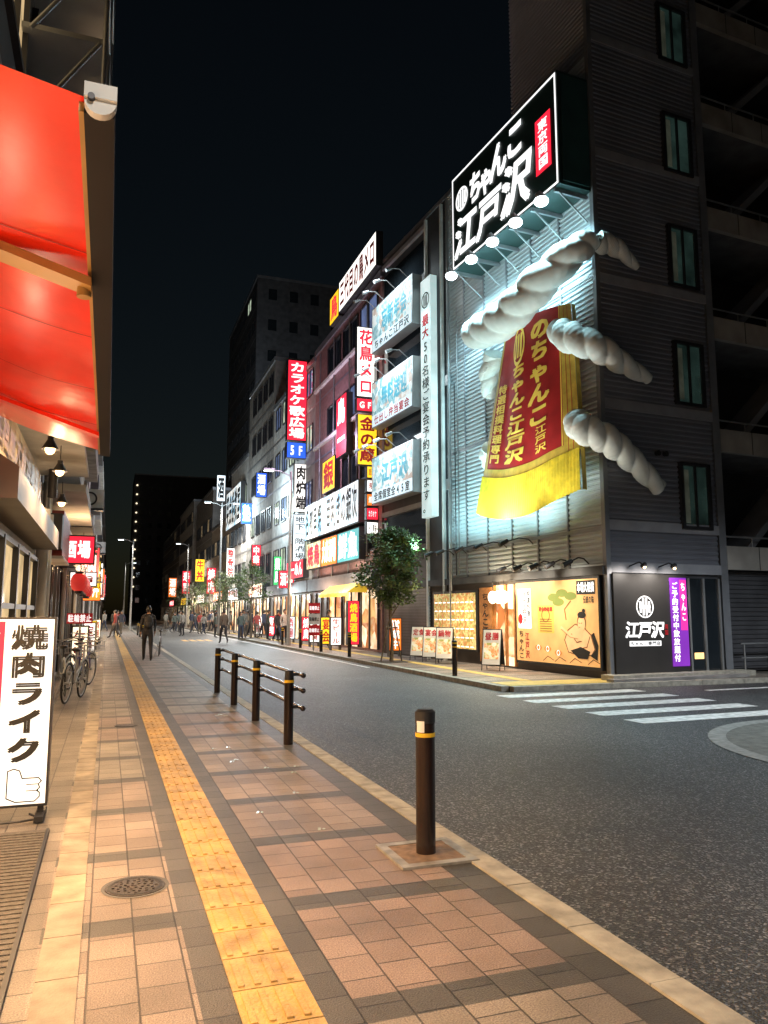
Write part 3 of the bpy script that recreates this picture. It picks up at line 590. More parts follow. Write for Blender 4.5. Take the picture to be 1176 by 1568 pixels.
tree(8.2,47,4.4,2.0,1.3,60,55); tree(8.2,58,4.6,1.9,1.4,50,50); tree(8.2,68,4.6,1.9,1.4,40,45); tree(8.2,82,4.8,1.9,1.5,40,40); tree(8.2,96,4.8,1.9,1.5,40,40)
# ------------------------------------------------------------------ right row buildings
def building(name,x0,x1,y0,y1,h,wall,face=-1,fh=3.1,z0=3.2,ww=1.3,gap=.8,lit=(.1,glassw),side=True,ground=None,glassm=None):
    g=G(name); g.bx('walls',x0,x1,y0,y1,0,h,wall); g.bx('parapet',x0-.08,x1+.08,y0-.03,y1+.03,h,h+.3,trim)
    xf=x0 if face<0 else x1; F=FX(xf) if face<0 else FP(xf)
    def U(a,b): return (-b,-a) if face<0 else (a,b)
    z=z0+.9
    while z+1.4<h:
        y=y0+.5
        g.quad('bands',F,*U(y0,y1),z-.95,z-.85,trim,.05)
        while y+ww<y1-.2:
            a,b=U(y,y+ww); m_=lit[1] if R()<lit[0] else (glassm or glass)
            g.quad('window_glass',F,a,b,z,z+1.35,m_,.012)
            for q in((a-.05,a,z-.05,z+1.4),(b,b+.05,z-.05,z+1.4),(a,b,z-.08,z),(a,b,z+1.35,z+1.41),((a+b)/2-.02,(a+b)/2+.02,z,z+1.35)):
                p0=F(q[0],q[2],0); p1=F(q[1],q[3],.07)
                g.bx('window_frames',min(p0[0],p1[0]),max(p0[0],p1[0]),min(p0[1],p1[1]),max(p0[1],p1[1]),q[2],q[3],dsteel)
            y+=ww+gap
        z+=fh
    if side:
        z=z0+.9
        while z+1.4<h:
            xx=x0+1.2
            while xx+1<x1-.5 and xx<x0+10:
                g.quad('side_windows',FY(y0),xx,xx+.9,z,z+1.2,lit[1] if R()<lit[0]*.5 else glass,.02); xx+=2.3
            z+=fh
    for k in range(3):
        a=ru(x0+1,x1-2); b=ru(y0+.5,y1-2); g.bx('rooftop_units',a,a+1.2,b,b+1,h+.3,h+ru(.9,1.6),steel)
    if ground:
        y=y0+.3
        while y+1.6<y1:
            a,b=U(y,min(y+2.2,y1)); g.quad('shopfront',F,a,b,.1,2.5,ground if R()<.8 else shut,.02)
            for q in(a,b-.06,(a+b)/2): 
                p0=F(q,0,0);p1=F(q+.06,0,.09); g.bx('shop_frames',min(p0[0],p1[0]),max(p0[0],p1[0]),min(p0[1],p1[1]),max(p0[1],p1[1]),.1,2.5,dsteel)
            y+=2.5
        p0=F(0,0,0)[0];p1=F(0,0,.35)[0]; g.bx('fascia',min(p0,p1),max(p0,p1),y0+.1,y1-.1,2.6,3.2,darkw)
    return g,F
def vsign(name,x0,x1,y,z0,z1,bgm,txt,tm,dep=.25,vert=True,frame=dsteel,bold=.03,xw=10.0):
    g=G(name); g.bx('box',x0,x1,y,y+dep,z0,z1,frame); F=FY(y); m_=.03
    g.quad('face',F,x0+m_,x1-m_,z0+m_,z1-m_,bgm,.006); g.text('lettering',txt,F,x0+.08,x1-.08,z0+.1,z1-.1,tm,vert,.012,bold)
    F2=lambda u,v,o=0:(-u,y+dep+o,v); g.quad('face',F2,-x1+m_,-x0-m_,z0+m_,z1-m_,bgm,.006); g.text('lettering',txt,F2,-x1+.08,-x0-.08,z0+.1,z1-.1,tm,vert,.012,bold)
    g.bx('bracket',min(x1,xw),max(x1,xw)+.05,y+.08,y+.16,z0+.2,z0+.26,steel); g.bx('bracket',min(x1,xw),max(x1,xw)+.05,y+.08,y+.16,z1-.3,z1-.24,steel)
    g.done()
def fsign(name,x,y0,y1,z0,z1,bgm,txt,tm,dep=.3,vert=False,bold=.03):
    g=G(name); g.bx('box',x-dep,x,y0,y1,z0,z1,dsteel); F=FX(x-dep); g.quad('face',F,-y1+.04,-y0-.04,z0+.04,z1-.04,bgm,.006); g.text('lettering',txt,F,-y1+.15,-y0-.15,z0+.08,z1-.08,tm,vert,.012,bold); g.done()
g,F=building('pink_tile_building',10,18,28.3,39,15.2,pinkb,lit=(.25,glassb),ground=shopint,ww=2.2,gap=.5)
for z in(6.9,10.0,13.1): g.bx('ledges',9.85,10,28.4,38.9,z,z+.15,whitep)
for i in range(4): g.tube('pipes',[(9.93,30+i*2.6,3.2),(9.93,30+i*2.6,15)],.04,steel)
g.done()
fsign('rooftop_billboard',10.0,28.2,33.6,15.6,17.1,white_e,'三代目の鳥メロ',redt); fsign('rooftop_billboard',10.0,33.65,35.2,15.5,16.9,yel_e,'鳥',red_e)
vsign('bird_izakaya_sign',9.2,10.0,29.2,10.3,13.3,white_e,'花鳥メロ',red_e); vsign('bird_izakaya_sign',9.2,10.0,29.2,9.7,10.25,red_e,'GF',white_e,vert=False)
vsign('honey_izakaya_sign',9.15,10.0,28.9,7.4,9.5,yel_e,'金の蔵',redt)
for k,(bgm,t,tm) in enumerate(((yel_e,'居酒屋',redt),(white_e,'寿司',redt),(org_e,'焼鳥',whitet),(red_e,'カラオケ',whitet),(white_e,'4F宴会',blackt))): vsign('small_tenant_sign',9.5,10.0,28.75,6.85-k*.56,7.35-k*.56,bgm,t,tm,vert=False,bold=.02)
bill=photos('billboard_print',1.0,1.2,((.7,.9,1),(.85,.95,1),(.95,.9,.8),(.3,.6,.8)))
fsign('shop_billboard',9.95,29.8,39,5.2,7.0,bill,'名物串焼 目利きの銀次',blackt,.45,bold=.02)
fsign('shop_billboard',9.95,30,33.2,3.7,5.05,em('lit_turquoise',(.1,.5,.55),.7),'鮮魚',white_e,.35); fsign('shop_billboard',9.95,33.3,36,3.7,5.05,org_e,'大衆酒場',white_e,.35); fsign('shop_billboard',9.95,36.1,38.9,3.7,5.05,food,'焼鳥',red_e,.35)
fsign('vertical_wall_sign',9.98,32.2,33.8,8.6,11.4,red_e,'鳥一',white_e,.3,True); fsign('vertical_wall_sign',9.98,34.2,36.4,7.3,8.9,yel_e,'銀',redt,.25)
g=G('yellow_shop_awning'); ya=mat('yellow_awning_cloth',(.75,.5,.03),.6,0,.35,(1,.65,.05)); g.add('cloth',[(9.95,30,2.95),(9.95,34.5,2.95),(9.1,34.5,2.35),(9.1,30,2.35),(9.1,30,2.2),(9.1,34.5,2.2)],[(0,3,2,1),(3,4,5,2)],ya); g.add('cloth',[(9.95,30,2.95),(9.95,30,2.35),(9.1,30,2.35)],[(0,1,2)],ya); g.done()
def lantern(x,y,z,r=.2,h=.5,m_=red_e,name='paper_lantern'):
    g=G(name); vs=[];n=14;K=12
    for k in range(K+1):
        t=k/K; rr=r*(.55+.45*max(0,math.sin(math.pi*t))**.6)*(1+.04*(k%2))
        for i in range(n): vs.append((x+rr*math.cos(6.2832*i/n),y+rr*math.sin(6.2832*i/n),z-h/2+h*t))
    g.add('paper',vs,[(k*n+i,k*n+(i+1)%n,(k+1)*n+(i+1)%n,(k+1)*n+i) for k in range(K) for i in range(n)],m_,True)
    g.cyl('caps',(x,y,z+h/2),(x,y,z+h/2+.05),r*.5,r*.5,black); g.cyl('caps',(x,y,z-h/2-.05),(x,y,z-h/2),r*.5,r*.5,black); g.cyl('caps',(x,y,z+h/2),(x,y,z+h/2+.25),.008,.008,black,6); g.done()
vsign('red_lit_stand_sign',9.0,9.5,29.6,.25,2.0,red_e,'焼鳥酒場',yel_e,xw=9.4)
g,F=building('grey_office_building',10,18,39,50,15,concl,lit=(.3,glassy),ground=shopint,glassm=glassb); g.done()
vsign('karaoke_sign',8.9,10,41,11.0,15.6,red_e,'カラオケ歌広場',white_e,.4); vsign('floor_number_sign',8.9,10,41,10.0,10.9,blue_e,'5F',white_e,.4,False)
vsign('white_vertical_sign',9.35,10.1,41,7.0,9.7,white_e,'肉炉端',blackt); vsign('white_vertical_sign',9.35,10.1,41.1,4.3,6.9,cool_e,'地下一階酒場',blackt,bold=.015)
fsign('shop_billboard',9.98,40,44,3.4,4.4,red_e,'らーめん',white_e); vsign('white_vertical_sign',9.0,9.9,43,2.9,3.9,red_e,'酒場',white_e,vert=False)
g,F=building('tall_grey_tile_building',10,20,50,60,18.5,conc,lit=(.05,glassy),ground=shopint); g.done()
g,F=building('dark_office_tower',13.5,32,78,98,37,mat('tower_cladding',(.09,.095,.105),.7,var=.3),lit=(.02,glassy),fh=3.4,ww=2.2); g.done()
g,F=building('white_low_building',10,20,60,69,13.8,concl,lit=(.1,glassy),ground=shopint); g.done()
g,F=building('beige_building',10,20,69,82,10,beige,lit=(.2,glassw),ground=warmw_e); g.done()
g,F=building('brown_building',10,20,82,98,14.5,conc,lit=(.12,glassw),ground=shopint); g.done()
g,F=building('white_corner_building',10,20,102,122,16,concl,lit=(.05,glassw),ground=warmw_e); g.done()
g,F=building('dark_building',10,20,122,160,15,concd,lit=(.1,glassw),ground=shopint); g.done()
g,F=building('distant_apartment_block',5,28,200,220,36,mat('distant_dark',(.05,.05,.055),.8),lit=(.03,glassw)); 
for i in range(12): g.sph('stair_lamps',(5.6,199.8,8+i*2.3),.22,warmw_e,8,6)
g.done()
specs=[(52,9.2,9.95,9.4,11.1,blue_e,'酒場',white_e),(54,9.35,10,4.8,6.3,red_e,'中華',white_e),(58,9.2,10,8.2,9.8,blue_e,'塾',white_e),(66,9.3,10,4.5,7,white_e,'整骨院',redt),(73,9.2,10,12,14.5,cool_e,'酒',blackt),(78,9.1,10,3.4,6,red_e,'焼肉',white_e),(88,9,10,5,7.5,yel_e,'牛丼',redt),(104,9,10,4,7,red_e,'寿司',white_e),(125,8.8,10,4,7,org_e,'酒場',white_e),(47,9.5,10,3.2,5.0,grn_e,'薬局',white_e)]
for y,a,b,z0,z1,m_,t,tm in specs: vsign('street_shop_sign',a,b,y,z0,z1,m_,t,tm,.3,True)
fsign('wall_billboard',9.98,61,68.8,8.7,12,bill,'英会話教室',blackt,.4)
for y,L,m_,t in((50.5,5,warmw_e,'立ち飲み酒場'),(60.5,5,cool_e,'携帯電話'),(69.5,6,org_e,'大衆焼肉'),(83,7,white_e,'ドラッグ'),(103,8,yel_e,'牛丼定食'),(123,8,red_e,'中華そば')): fsign('shop_fascia_sign',9.98,y,y+L,2.6,3.5,m_,t,redt if m_ not in(red_e,org_e) else white_e,.5)
for y,x,m_,t in((25.6,9.5,org_e,'営業中'),(31,8.9,white_e,'生ビール'),(32.2,8.8,yel_e,'宴会'),(34.5,8.9,white_e,'定食'),(36.5,9.0,red_e,'焼鳥'),(39.5,8.9,cool_e,'酒場'),(45,9,red_e,'寿司'),(49,9,white_e,'中華')):
    g=G('pavement_sign_stand'); g.bx('box',x-.24,x+.24,y-.1,y+.1,.18,1.35,dsteel); g.quad('face',FY(y-.1),x-.21,x+.21,.22,1.31,m_,.006); g.text('face',t,FY(y-.1),x-.18,x+.18,.25,1.28,redt if m_ not in (red_e,org_e) else white_e,True,.012)
    for a in(-.2,.2): g.bx('legs',x+a-.02,x+a+.02,y-.15,y+.15,0,.18,dsteel)
    g.done()
g=G('street_information_sign'); g.cyl('pole',(7.95,30.9,0),(7.95,30.9,2.1),.03,.03,steel); 
for z,m_ in((1.5,redt),(1.05,whitep),(.6,redt)): g.bx('panels',7.72,8.2,30.84,30.87,z,z+.42,m_); g.text('panels','駐輪禁止',FY(30.84),7.75,8.17,z+.12,z+.3,whitet if m_==redt else blackt,False,.008)
g.done()
# ------------------------------------------------------------------ street lamps
def light(kind,loc,power,col,size=.2,target=None,spot=None,blend=.6):
    l=bpy.data.lights.new('lamp_and_fill_light',kind); l.energy=power; l.color=col
    if kind in('POINT','SPOT'): l.shadow_soft_size=size
    if kind=='AREA': l.size=size
    if spot: l.spot_size=math.radians(spot); l.spot_blend=blend
    o=bpy.data.objects.new('lamp_and_fill_light',l); sc.collection.objects.link(o); o.location=loc
    if target is not None: o.rotation_euler=(Vector(target)-Vector(loc)).to_track_quat('-Z','Y').to_euler()
    return o
def slamp(x,y,h,dx,pw,col=(1,.93,.82),heads=1):
    g=G('street_lamp'); g.cyl('pole',(x,y,0),(x,y,h),.09,.055,steel,14); g.cyl('pole',(x,y,0),(x,y,.35),.12,.12,steel,14)
    for k in range(heads):
        s=dx*(1 if k==0 else -1)
        g.tube('arm',[(x,y,h-.25),(x+s*.5,y,h-.02),(x+s*1.0,y,h)],.03,steel,8); g.bx('head',min(x+s*.8,x+s*1.35),max(x+s*.8,x+s*1.35),y-.14,y+.14,h-.03,h+.07,steel)
        g.bx('lens',min(x+s*.86,x+s*1.3),max(x+s*.86,x+s*1.3),y-.1,y+.1,h-.05,h-.031,lamp_e)
        light('SPOT',(x+s*1.08,y,h-.12),pw,col,.15,(x+s*1.08,y,0),150,.5)
    g.done()
slamp(8.05,36,8.3,-1,3200,heads=1); slamp(2.0,-3.0,6.5,-1,1500); slamp(8.6,-21,7,-1,2500)
slamp(8.0,60,10,-1,3000,heads=2); slamp(1.9,72,8,-1,2500); slamp(8.0,86,9,-1,2500); slamp(1.9,105,8,1,1500); slamp(15.5,6,7,-1,3900,(.87,.94,1))
# ------------------------------------------------------------------ left row
lf=-1.15
def leftb(name,y0,y1,h,wall,ground=None,lit=.05):
    g,F=building(name,lf-9,lf,y0,y1,h,wall,face=1,lit=(lit,glassw),ground=ground,side=True); return g,F
g,F=leftb('left_restaurant_building',-6,14.0,17,darkw,None)
cream=mat('cream_wall',(.42,.36,.28),.7,var=.2)
g.bx('shop_wall',lf,lf+.05,-2,14,0,3.2,cream)
g.bx('shop_window',lf+.05,lf+.07,7.4,12.5,.9,2.25,glassw)
g.bx('shop_window',lf+.05,lf+.07,1,6.9,.3,2.3,shopint)
for y in(7.35,8.6,9.9,11.2,12.5): g.bx('window_frames',lf+.05,lf+.14,y,y+.09,.85,2.3,dsteel)
for z in(.85,1.55,2.26): g.bx('window_frames',lf+.05,lf+.13,7.35,12.6,z,z+.06,dsteel)
for y in(12.9,13.6): g.cyl('white_columns',(lf+.16,y,0),(lf+.16,y,3.1),.09,.09,whitep,14)
hm=mat('hood_metal',(.18,.16,.14),.5,.3)
g.add('hood',[(lf+.05,7,2.95),(lf+.4,7,2.72),(lf+.4,7,2.45),(lf+.05,7,2.45),(lf+.05,12.6,2.95),(lf+.4,12.6,2.72),(lf+.4,12.6,2.45),(lf+.05,12.6,2.45)],[(0,1,5,4),(1,2,6,5),(2,3,7,6),(4,5,6,7),(0,3,2,1)],hm)
g.bx('fascia_panel',lf+.05,lf+.1,7,12.5,2.98,3.6,mat('fascia_cream',(.5,.42,.3),.6))
g.text('fascia_letters','居酒屋大衆酒場炭火',FP(lf+.1),7.2,12.3,3.05,3.5,mat('gold_letters',(.35,.2,.07),.35,.4),False,.05,.03)
g.tube('wall_pipes',[(lf+.1,14.0,0),(lf+.1,14.0,16)],.06,steel); g.tube('wall_pipes',[(lf+.25,13.0,3.3),(lf+.25,13,17)],.07,dsteel)
g.bx('eave',lf,lf+.75,7.6,13.6,3.75,3.85,concl)
for z in(5.5,6.6,7.7,8.8,9.9,11,12.1,13.2,14.3):
    g.bx('fire_escape',lf,lf+.85,8.3,10.8,z,z+.06,steel); g.tube('fire_escape',[(lf+.85,8.3,z+.8),(lf+.85,10.8,z+.8)],.025,steel,6)
    g.tube('fire_escape',[(lf+.1,8.3,z),(lf+.8,8.3,z+1.1)],.025,steel,6)
for y in(8.3,9.55,10.8): g.tube('fire_escape',[(lf+.85,y,5.4),(lf+.85,y,15.4)],.03,steel,6)
g.done()
for i,(y0,y1,h,w_,gm) in enumerate(((14.1,20,9,concl,shopint),(20.1,27,12,beige,shopint),(27.1,36,10,conc,warmw_e),(36.1,48,13,concd,shopint),(48.1,60,11,concl,warmw_e),(60.1,80,14,darkw,warmw_e),(80.1,110,12,concd,shopint),(110.1,160,15,darkw,shopint))):
    g,F=leftb('left_shop_building',y0,y1,h,w_,gm,.1)
    g.bx('eave',lf,lf+.7,y0+.1,y1-.1,3.6,3.72,concl if i%2==0 else concd)
    g.tube('downpipe',[(lf+.12,y0+.2,0),(lf+.12,y0+.2,h)],.05,whitep)
    for k in range(3): g.bx('balcony',lf,lf+.5,y0+1+k*.1,y1-1,4.2+k*2.9,4.9+k*2.9,w_)
    if i in(0,2,4): 
        g.bx('air_conditioner',lf+.05,lf+.85,y0+1,y0+1.35,5.1,5.75,whitep); g.ring('air_conditioner',FY(y0+1),lf+.4,5.42,.18,.24,dsteel,.01); g.bx('air_conditioner',lf,lf+.85,y0+.95,y0+1.4,5.02,5.08,dsteel)
    g.done()
for y,z0,z1,m_,t,tm in((17,2.5,3.1,red_e,'酒場',white_e),(22,2.2,2.6,white_e,'鮨',redt),(25,2.5,3.5,red_e,'焼肉',white_e),(30,2.4,3.4,yel_e,'串揚',redt),(34,2.0,3.0,org_e,'牛丼',white_e),(41,2.4,4,white_e,'中華',redt),(46,2.4,3.4,pink_e,'酒場',white_e),(54,2.5,4.5,org_e,'焼鳥',white_e),(62,2.5,4,white_e,'薬局',grn_e),(75,3,5,red_e,'寿司',white_e)):
    vsign('left_projecting_sign',lf+.15,lf+.85,y,z0,z1,m_,t,tm,.2,False,xw=lf)
lrp=mat('lantern_red_paper',(.5,.03,.03),.5,0,.35,(1,.05,.04))
for y in(17.6,18.4,19.2,20.4,23,24): lantern(lf+.55,y,2.15,.17,.36,lrp)
lantern(lf+.55,19,2.9,.2,.4,lrp)
g=G('striped_shop_awning')
for i in range(9): g.add('cloth',[(lf,17+i*.4,3.0),(lf,17.4+i*.4,3.0),(lf+.6,17.4+i*.4,2.6),(lf+.6,17+i*.4,2.6),(lf+.6,17+i*.4,2.42),(lf+.6,17.4+i*.4,2.42)],[(0,3,2,1),(3,4,5,2)],whitep if i%2 else mat('awning_dark_red',(.35,.03,.03),.6))
g.done()
g=G('red_shutter_box'); g.bx('box',lf,lf+.35,14.6,16.8,2.5,3.3,mat('dark_red_paint',(.3,.03,.03),.5)); g.bx('trim',lf,lf+.37,14.6,16.8,2.45,2.5,whitep); g.done()
# ------------------------------------------------------------------ big red awning
ra=mat('red_awning_cloth',(.66,.018,.005),.33,0,.18,(1,.03,.005),.14,1.5,spec=.25,bump=.16,bs=4)  # emission in the cloth stands in for light from the lamps beneath
g=G('red_retractable_awning'); y0,y1=2.25,7.5; xo,zo=-.13,3.0; xi,zi=-1.12,3.32
def AW(u,v,o=0):
    return (xo+(xi-xo)*v, y0+(y1-y0)*u, zo+(zi-zo)*v-.035*math.sin(math.pi*v)-.016*abs(math.sin(math.pi*u*4))*math.sin(math.pi*v)-.008*math.sin(23*u+4*v)*math.sin(math.pi*v)-o)
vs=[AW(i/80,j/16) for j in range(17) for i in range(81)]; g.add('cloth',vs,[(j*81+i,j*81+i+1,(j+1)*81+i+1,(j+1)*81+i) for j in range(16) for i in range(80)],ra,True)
for k in range(1,5): 
    u=k/5; g.add('seams',[AW(u,j/16,.004) for j in range(17)]+[AW(u+.002,j/16,.004) for j in range(17)],[(j,j+1,18+j,17+j) for j in range(16)],mat('seam',(.4,.015,.008)))
barm=mat('awning_bar_grey',(.012,.012,.014),.6,0,spec=.2); ym=mat('awning_arm_cream',(.5,.30,.09),.45)
g.bx('front_bar',xo,xo+.085,y0,y1,zo-.05,zo+.03,barm); g.bx('front_bar_lip',xo-.016,xo-.001,y0+.02,y1,zo-.035,zo-.004,ym)
g.cyl('end_cap',(xo+.045,y0-.03,zo-.02),(xo+.045,y0,zo-.02),.045,.045,whitep,20); g.bx('end_cap',xo-.0,xo+.09,y0-.04,y0,zo-.02,zo+.025,whitep)
g.cyl('end_cap',(xo+.02,y0-.045,zo-.02),(xo+.02,y0-.03,zo-.02),.010,.010,dsteel)
g.add('folding_arm',[AW(.22,0,.06),AW(.245,0,.06),AW(.26,1,.06),AW(.23,1,.06),AW(.22,0,.10),AW(.245,0,.10),AW(.26,1,.10),AW(.23,1,.10)],[(0,1,2,3),(4,7,6,5),(0,4,5,1),(1,5,6,2),(2,6,7,3),(3,7,4,0)],ym)
g.cyl('folding_arm',AW(.235,0.03,.04),AW(.235,0.03,.13),.03,.03,ym)
g.add('folding_arm',[AW(.80,0,.06),AW(.82,0,.06),AW(.82,1,.06),AW(.80,1,.06),AW(.80,0,.09),AW(.82,0,.09),AW(.82,1,.09),AW(.80,1,.09)],[(0,1,2,3),(4,7,6,5),(0,4,5,1),(1,5,6,2),(2,6,7,3),(3,7,4,0)],ra)
g.done()
for x,y,z in((-.62,8.3,3.15),(-.6,9.6,3.15),(-.85,4.0,2.6),(-.85,5.6,2.6),(-.85,2.0,2.6),(-.7,12,3.1)):  # last entry is an added bulb behind the hood, kept for its light
    g=G('warm_bulb_lamp'); g.cyl('socket',(x,y,z+.04),(x,y,z+.12),.03,.03,dsteel); g.cyl('shade',(x,y,z-.01),(x,y,z+.09),.085,.03,dsteel,16,False); g.cyl('socket',(x,y,z+.12),(x,y,z+.3),.006,.006,black,6); g.sph('bulb',(x,y,z-.01),(.05,.05,.055),lampw_e); g.done()
    if y<6: light('POINT',(x,y,z-.1),11,(1,.75,.5),.08); light('SPOT',(x,y,z-.12),430,(1,.62,.30),.06,(x+.5,y,0),140,.7)
    else: light('SPOT',(x,y,z-.1),320,(1,.62,.30),.06,(x+.3,y,0),150,.7); light('POINT',(x,y,z-.1),25,(1,.66,.36),.06)
# ------------------------------------------------------------------ yakiniku sign
g=G('yakiniku_standing_sign',Matrix.Translation((.025,0,0))); sy=6.38; F=FY(sy); sgw=em('sign_backlit_white',(1,.95,.86),1.0,.08)
g.bx('casing',-.92,-.385,sy,sy+.14,.1,1.47,dsteel); g.quad('face',F,-.905,-.40,.12,1.455,sgw,.006); g.quad('red_strip',F,-.90,-.735,.75,1.44,red_e,.009); g.text('red_strip','ひとり焼肉',F,-.87,-.76,.8,1.42,white_e,True,.014)
g.text('lettering','焼肉ライク',F,-.70,-.425,.40,1.42,blackt,True,.012,.045,.9)
g.stroke('pointing_hand',F,[(-.66,.36),(-.66,.17),(-.60,.14),(-.47,.14),(-.44,.17),(-.44,.20),(-.46,.215),(-.44,.235),(-.45,.26),(-.43,.28),(-.45,.305),(-.56,.305),(-.58,.36),(-.62,.375),(-.66,.36)],.008,blackt,.012)
for z in(.215,.26): g.stroke('pointing_hand',F,[(-.53,z),(-.45,z)],.006,blackt,.012)
for x in(-.88,-.43): g.bx('feet',x-.03,x+.03,sy-.12,sy+.28,.012,.05,black); g.bx('feet',x-.02,x+.02,sy+.03,sy+.1,.05,.1,black)
g.tube('cable',[(-.8,sy-.1,.03),(-.7,sy-.14,.03),(-.55,sy-.13,.03),(-.42,sy-.08,.03),(-.5,sy,.05)],.008,black,6)
g.done()
# ------------------------------------------------------------------ bicycles
def bicycle(x,y,rot,lean=.0,col=(.5,.5,.52)):
    g=G('bicycle',Matrix.Translation((x,y,0))@Matrix.Rotation(rot,4,'Z')@Matrix.Rotation(lean,4,'X')); fm=mat('bike_frame_%d'%int(col[0]*100),col,.35,.6)
    for wx in(-.52,.52):
        for rr,tr,m_ in((.32,.018,blackt),(.295,.01,steel)):
            pts=[(wx+rr*math.cos(6.2832*i/24),0,.34+rr*math.sin(6.2832*i/24)) for i in range(25)]; g.tube('wheel',pts,tr,m_,6)
        for i in range(12): a=6.2832*i/12; g.cyl('wheel',(wx,0,.34),(wx+.29*math.cos(a),0,.34+.29*math.sin(a)),.0025,.0025,steel,4)
        g.cyl('wheel',(wx,-.04,.34),(wx,.04,.34),.025,.025,steel,8)
        g.tube('mudguards',[(wx+.36*math.cos(a),0,.34+.36*math.sin(a)) for a in(.6,1.0,1.4,1.8,2.2,2.6)],.015,steel,6)
    g.tube('frame',[(.52,0,.34),(.42,0,.75),(.38,0,.95)],.016,fm); g.tube('frame',[(.42,0,.72),(0,0,.32)],.02,fm); g.tube('frame',[(0,0,.32),(-.13,0,.85)],.017,fm); g.tube('frame',[(.41,0,.62),(-.05,0,.45)],.015,fm); g.tube('frame',[(-.52,.04,.34),(0,.03,.32)],.011,fm); g.tube('frame',[(-.52,0,.34),(-.1,0,.65)],.011,fm)
    g.sph('saddle',(-.16,0,.88),(.13,.08,.035),black); g.tube('handlebar',[(.2,-.27,1.0),(.33,-.2,1.02),(.38,0,.98),(.33,.2,1.02),(.2,.27,1.0)],.012,steel)
    for a in(-.27,.27): g.cyl('handlebar',(.2,a,1.0),(.12,a*1.02,.99),.016,.016,black)
    g.cyl('cranks',(0,-.08,.32),(0,.08,.32),.012,.012,steel); g.ring('cranks',lambda u,v,o=0:(u,-.05-o,v),0,.32,.06,.09,steel); g.tube('cranks',[(0,-.08,.32),(.12,-.08,.22)],.01,steel); g.tube('cranks',[(0,.08,.32),(-.12,.08,.42)],.01,steel)
    for z in(.72,.82,.92):
        g.tube('basket',[(.5,-.16,z),(.8,-.17,z),(.8,.17,z),(.5,.16,z),(.5,-.16,z)],.005,steel,4)
    for i in range(8): t=-.16+i*.045; g.tube('basket',[(.5,t,.72),(.5,t,.92)],.003,steel,4); g.tube('basket',[(.8,t,.72),(.8,t,.92)],.003,steel,4)
    g.tube('kickstand',[(-.5,.05,.3),(-.55,.16,.01)],.01,steel); g.done()
bicycle(-.5,14.6,math.radians(78),.06); bicycle(-.72,15.9,math.radians(95),-.05,(.05,.05,.06)); bicycle(-.5,17.2,math.radians(70),.05,(.1,.1,.3)); bicycle(1.8,29,math.radians(85),.03,(.05,.05,.06)); bicycle(-.65,23,math.radians(80),.05); bicycle(-.6,20.2,math.radians(88),.03,(.3,.3,.3))
for x,y,m_,t in((-.55,28,white_e,'定食'),(-.6,35,yel_e,'宴会'),(-.5,42,warmw_e,'酒場'),(-.62,20.8,warmw_e,'生酒')):
    g=G('pavement_sign_stand'); g.bx('box',x-.2,x+.2,y-.1,y+.1,.15,1.2,dsteel); g.quad('face',FY(y-.1),x-.17,x+.17,.2,1.16,m_,.006); g.text('face',t,FY(y-.1),x-.15,x+.15,.3,1.1,redt,True,.012); g.bx('base',x-.22,x+.22,y-.16,y+.16,0,.15,dsteel); g.done()
g=G('parking_notice_sign'); g.bx('panel',-.82,-.3,17.9,17.93,1.28,1.5,redt); g.text('panel','駐輪禁止',FY(17.9),-.8,-.32,1.3,1.48,whitet,False,.008); g.cyl('post',(-.55,17.95,0),(-.55,17.95,1.28),.02,.02,steel); g.done()
g=G('mosaic_glints'); gt=mat('mosaic_glint_pale',(.4,.5,.45),.2,0,.05)  # small mosaic cubes, their glints put in as pale, faintly glowing plates
for i in range(14):
    x=1.45+ru(-.4,.4); y=ru(5,12)
    for a,b in((0,0),(.035,.01),(.01,.035)): g.bx('tile',x+a,x+a+.018,y+b,y+b+.018,.001,.004,gt)
g.done()
# ------------------------------------------------------------------ lights
def ml(p): return MB@Vector(p)
for s in LS: light('SPOT',ml((-1.3,s,11.45)),1050,(.52,.90,1),.12,ml((-.35,s,8.0)),130,.9)
for s in(7.3,5.6,4.2,2.6): light('SPOT',ml((-1.45,s,3.45)),340,(.50,.95,1),.08,ml((-.35,s*.95,5.8)),130,.9)
light('SPOT',ml((-2.3,2.2,3.3)),420,(1,.98,.9),.1,ml((-.9,2.2,6)),110,.8)
light('SPOT',ml((-2.0,.2,3.4)),160,(1,.98,.88),.1,ml((-.7,.1,6.5)),100,.8)
for s in(3.3,2.2,1.1): light('SPOT',ml((-1.0,s,2.75)),110,(1,.88,.68),.06,ml((-.1,s,1.2)),130,.8)
for s in(6.5,4.2,1.5): light('SPOT',ml((-1.0,s,2.7)),190,(1,.85,.6),.08,ml((-1.6,s,0)),140,.8)
for a in(.6,1.5): light('SPOT',ml((a,-.7,2.55)),80,(1,.9,.8),.06,ml((a,-.1,1.7)),140,.8)
light('POINT',ml((-.6,4.3,2.1)),90,(1,.78,.5),.1)
for z in(5.65,8.66,11.7): light('AREA',ml((-1.5,11,z+2.2)),90,(.85,.97,1),1.6,ml((-.6,11,z+.8)))
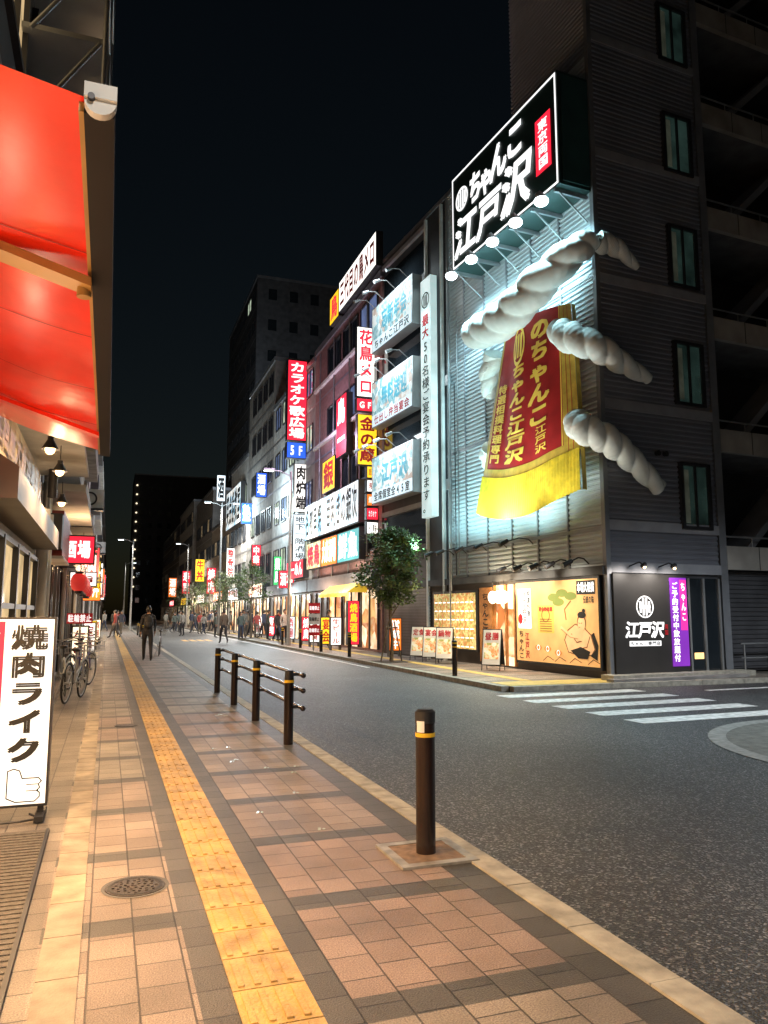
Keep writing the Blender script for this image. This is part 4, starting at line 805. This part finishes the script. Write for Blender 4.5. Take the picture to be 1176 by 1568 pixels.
light('SPOT',ml((-1.3,8.5,12.8)),200,(.6,.93,1),.1,ml((-.3,8.5,9)),80,.8)
for y,x,c,p in((31,8.8,(1,.85,.65),200),(36,8.8,(1,.6,.4),200),(44,8.6,(.8,.95,1),350),(54,8.6,(.95,.92,.9),400),(66,8.6,(1,.9,.8),450),(82,8.5,(1,.85,.7),500),(18,-.5,(1,.62,.3),140),(24,-.4,(1,.62,.3),180),(34,-.4,(1,.68,.38),260),(50,-.4,(1,.72,.45),350)): light('POINT',(x,y,2.7),p,c,.15)  # bare point lights added in place of shopfront glow, no lamps here
light('POINT',(8.0,34,9.5),480,(.9,.68,1),.4); light('POINT',(8.2,46,8),1000,(.72,.92,1),.4); light('POINT',(8.2,57,9),1000,(.78,.95,1),.4); light('POINT',(11.5,70,18),1300,(.8,.9,1),.6)  # fill lights added in mid-air to brighten the facades
# ------------------------------------------------------------------ world, sun, camera
w=bpy.data.worlds.new("World"); sc.world=w; w.use_nodes=True; nt=w.node_tree; bg=nt.nodes['Background']
s=nt.nodes.new('ShaderNodeTexSky'); s.sky_type='NISHITA'; s.sun_disc=False; s.sun_elevation=math.radians(7); s.sun_rotation=math.radians(200)
nt.links.new(s.outputs[0],bg.inputs[0]); bg.inputs[1].default_value=.0022
sl=bpy.data.lights.new('sun','SUN'); sl.energy=.01; sl.angle=math.radians(.5); sl.color=(1,.95,.9); so=bpy.data.objects.new('sun',sl); sc.collection.objects.link(so); so.rotation_euler=(math.radians(50),0,math.radians(-30))
cam=bpy.data.cameras.new('camera'); co=bpy.data.objects.new('camera',cam); sc.collection.objects.link(co); sc.camera=co
cam.sensor_fit='VERTICAL'; cam.sensor_height=36; cam.lens=1178/1568*36; cam.clip_end=4000; cam.clip_start=.05
th,ph=math.radians(19.6),math.radians(7.5)
Fw=Vector((math.sin(th)*math.cos(ph),math.cos(th)*math.cos(ph),math.sin(ph))); Rt=Vector((math.cos(th),-math.sin(th),0)); Up=Rt.cross(Fw)
M=Matrix((Rt,Up,-Fw)).transposed().to_4x4(); M.translation=Vector((0,0,1.5)); co.matrix_world=M
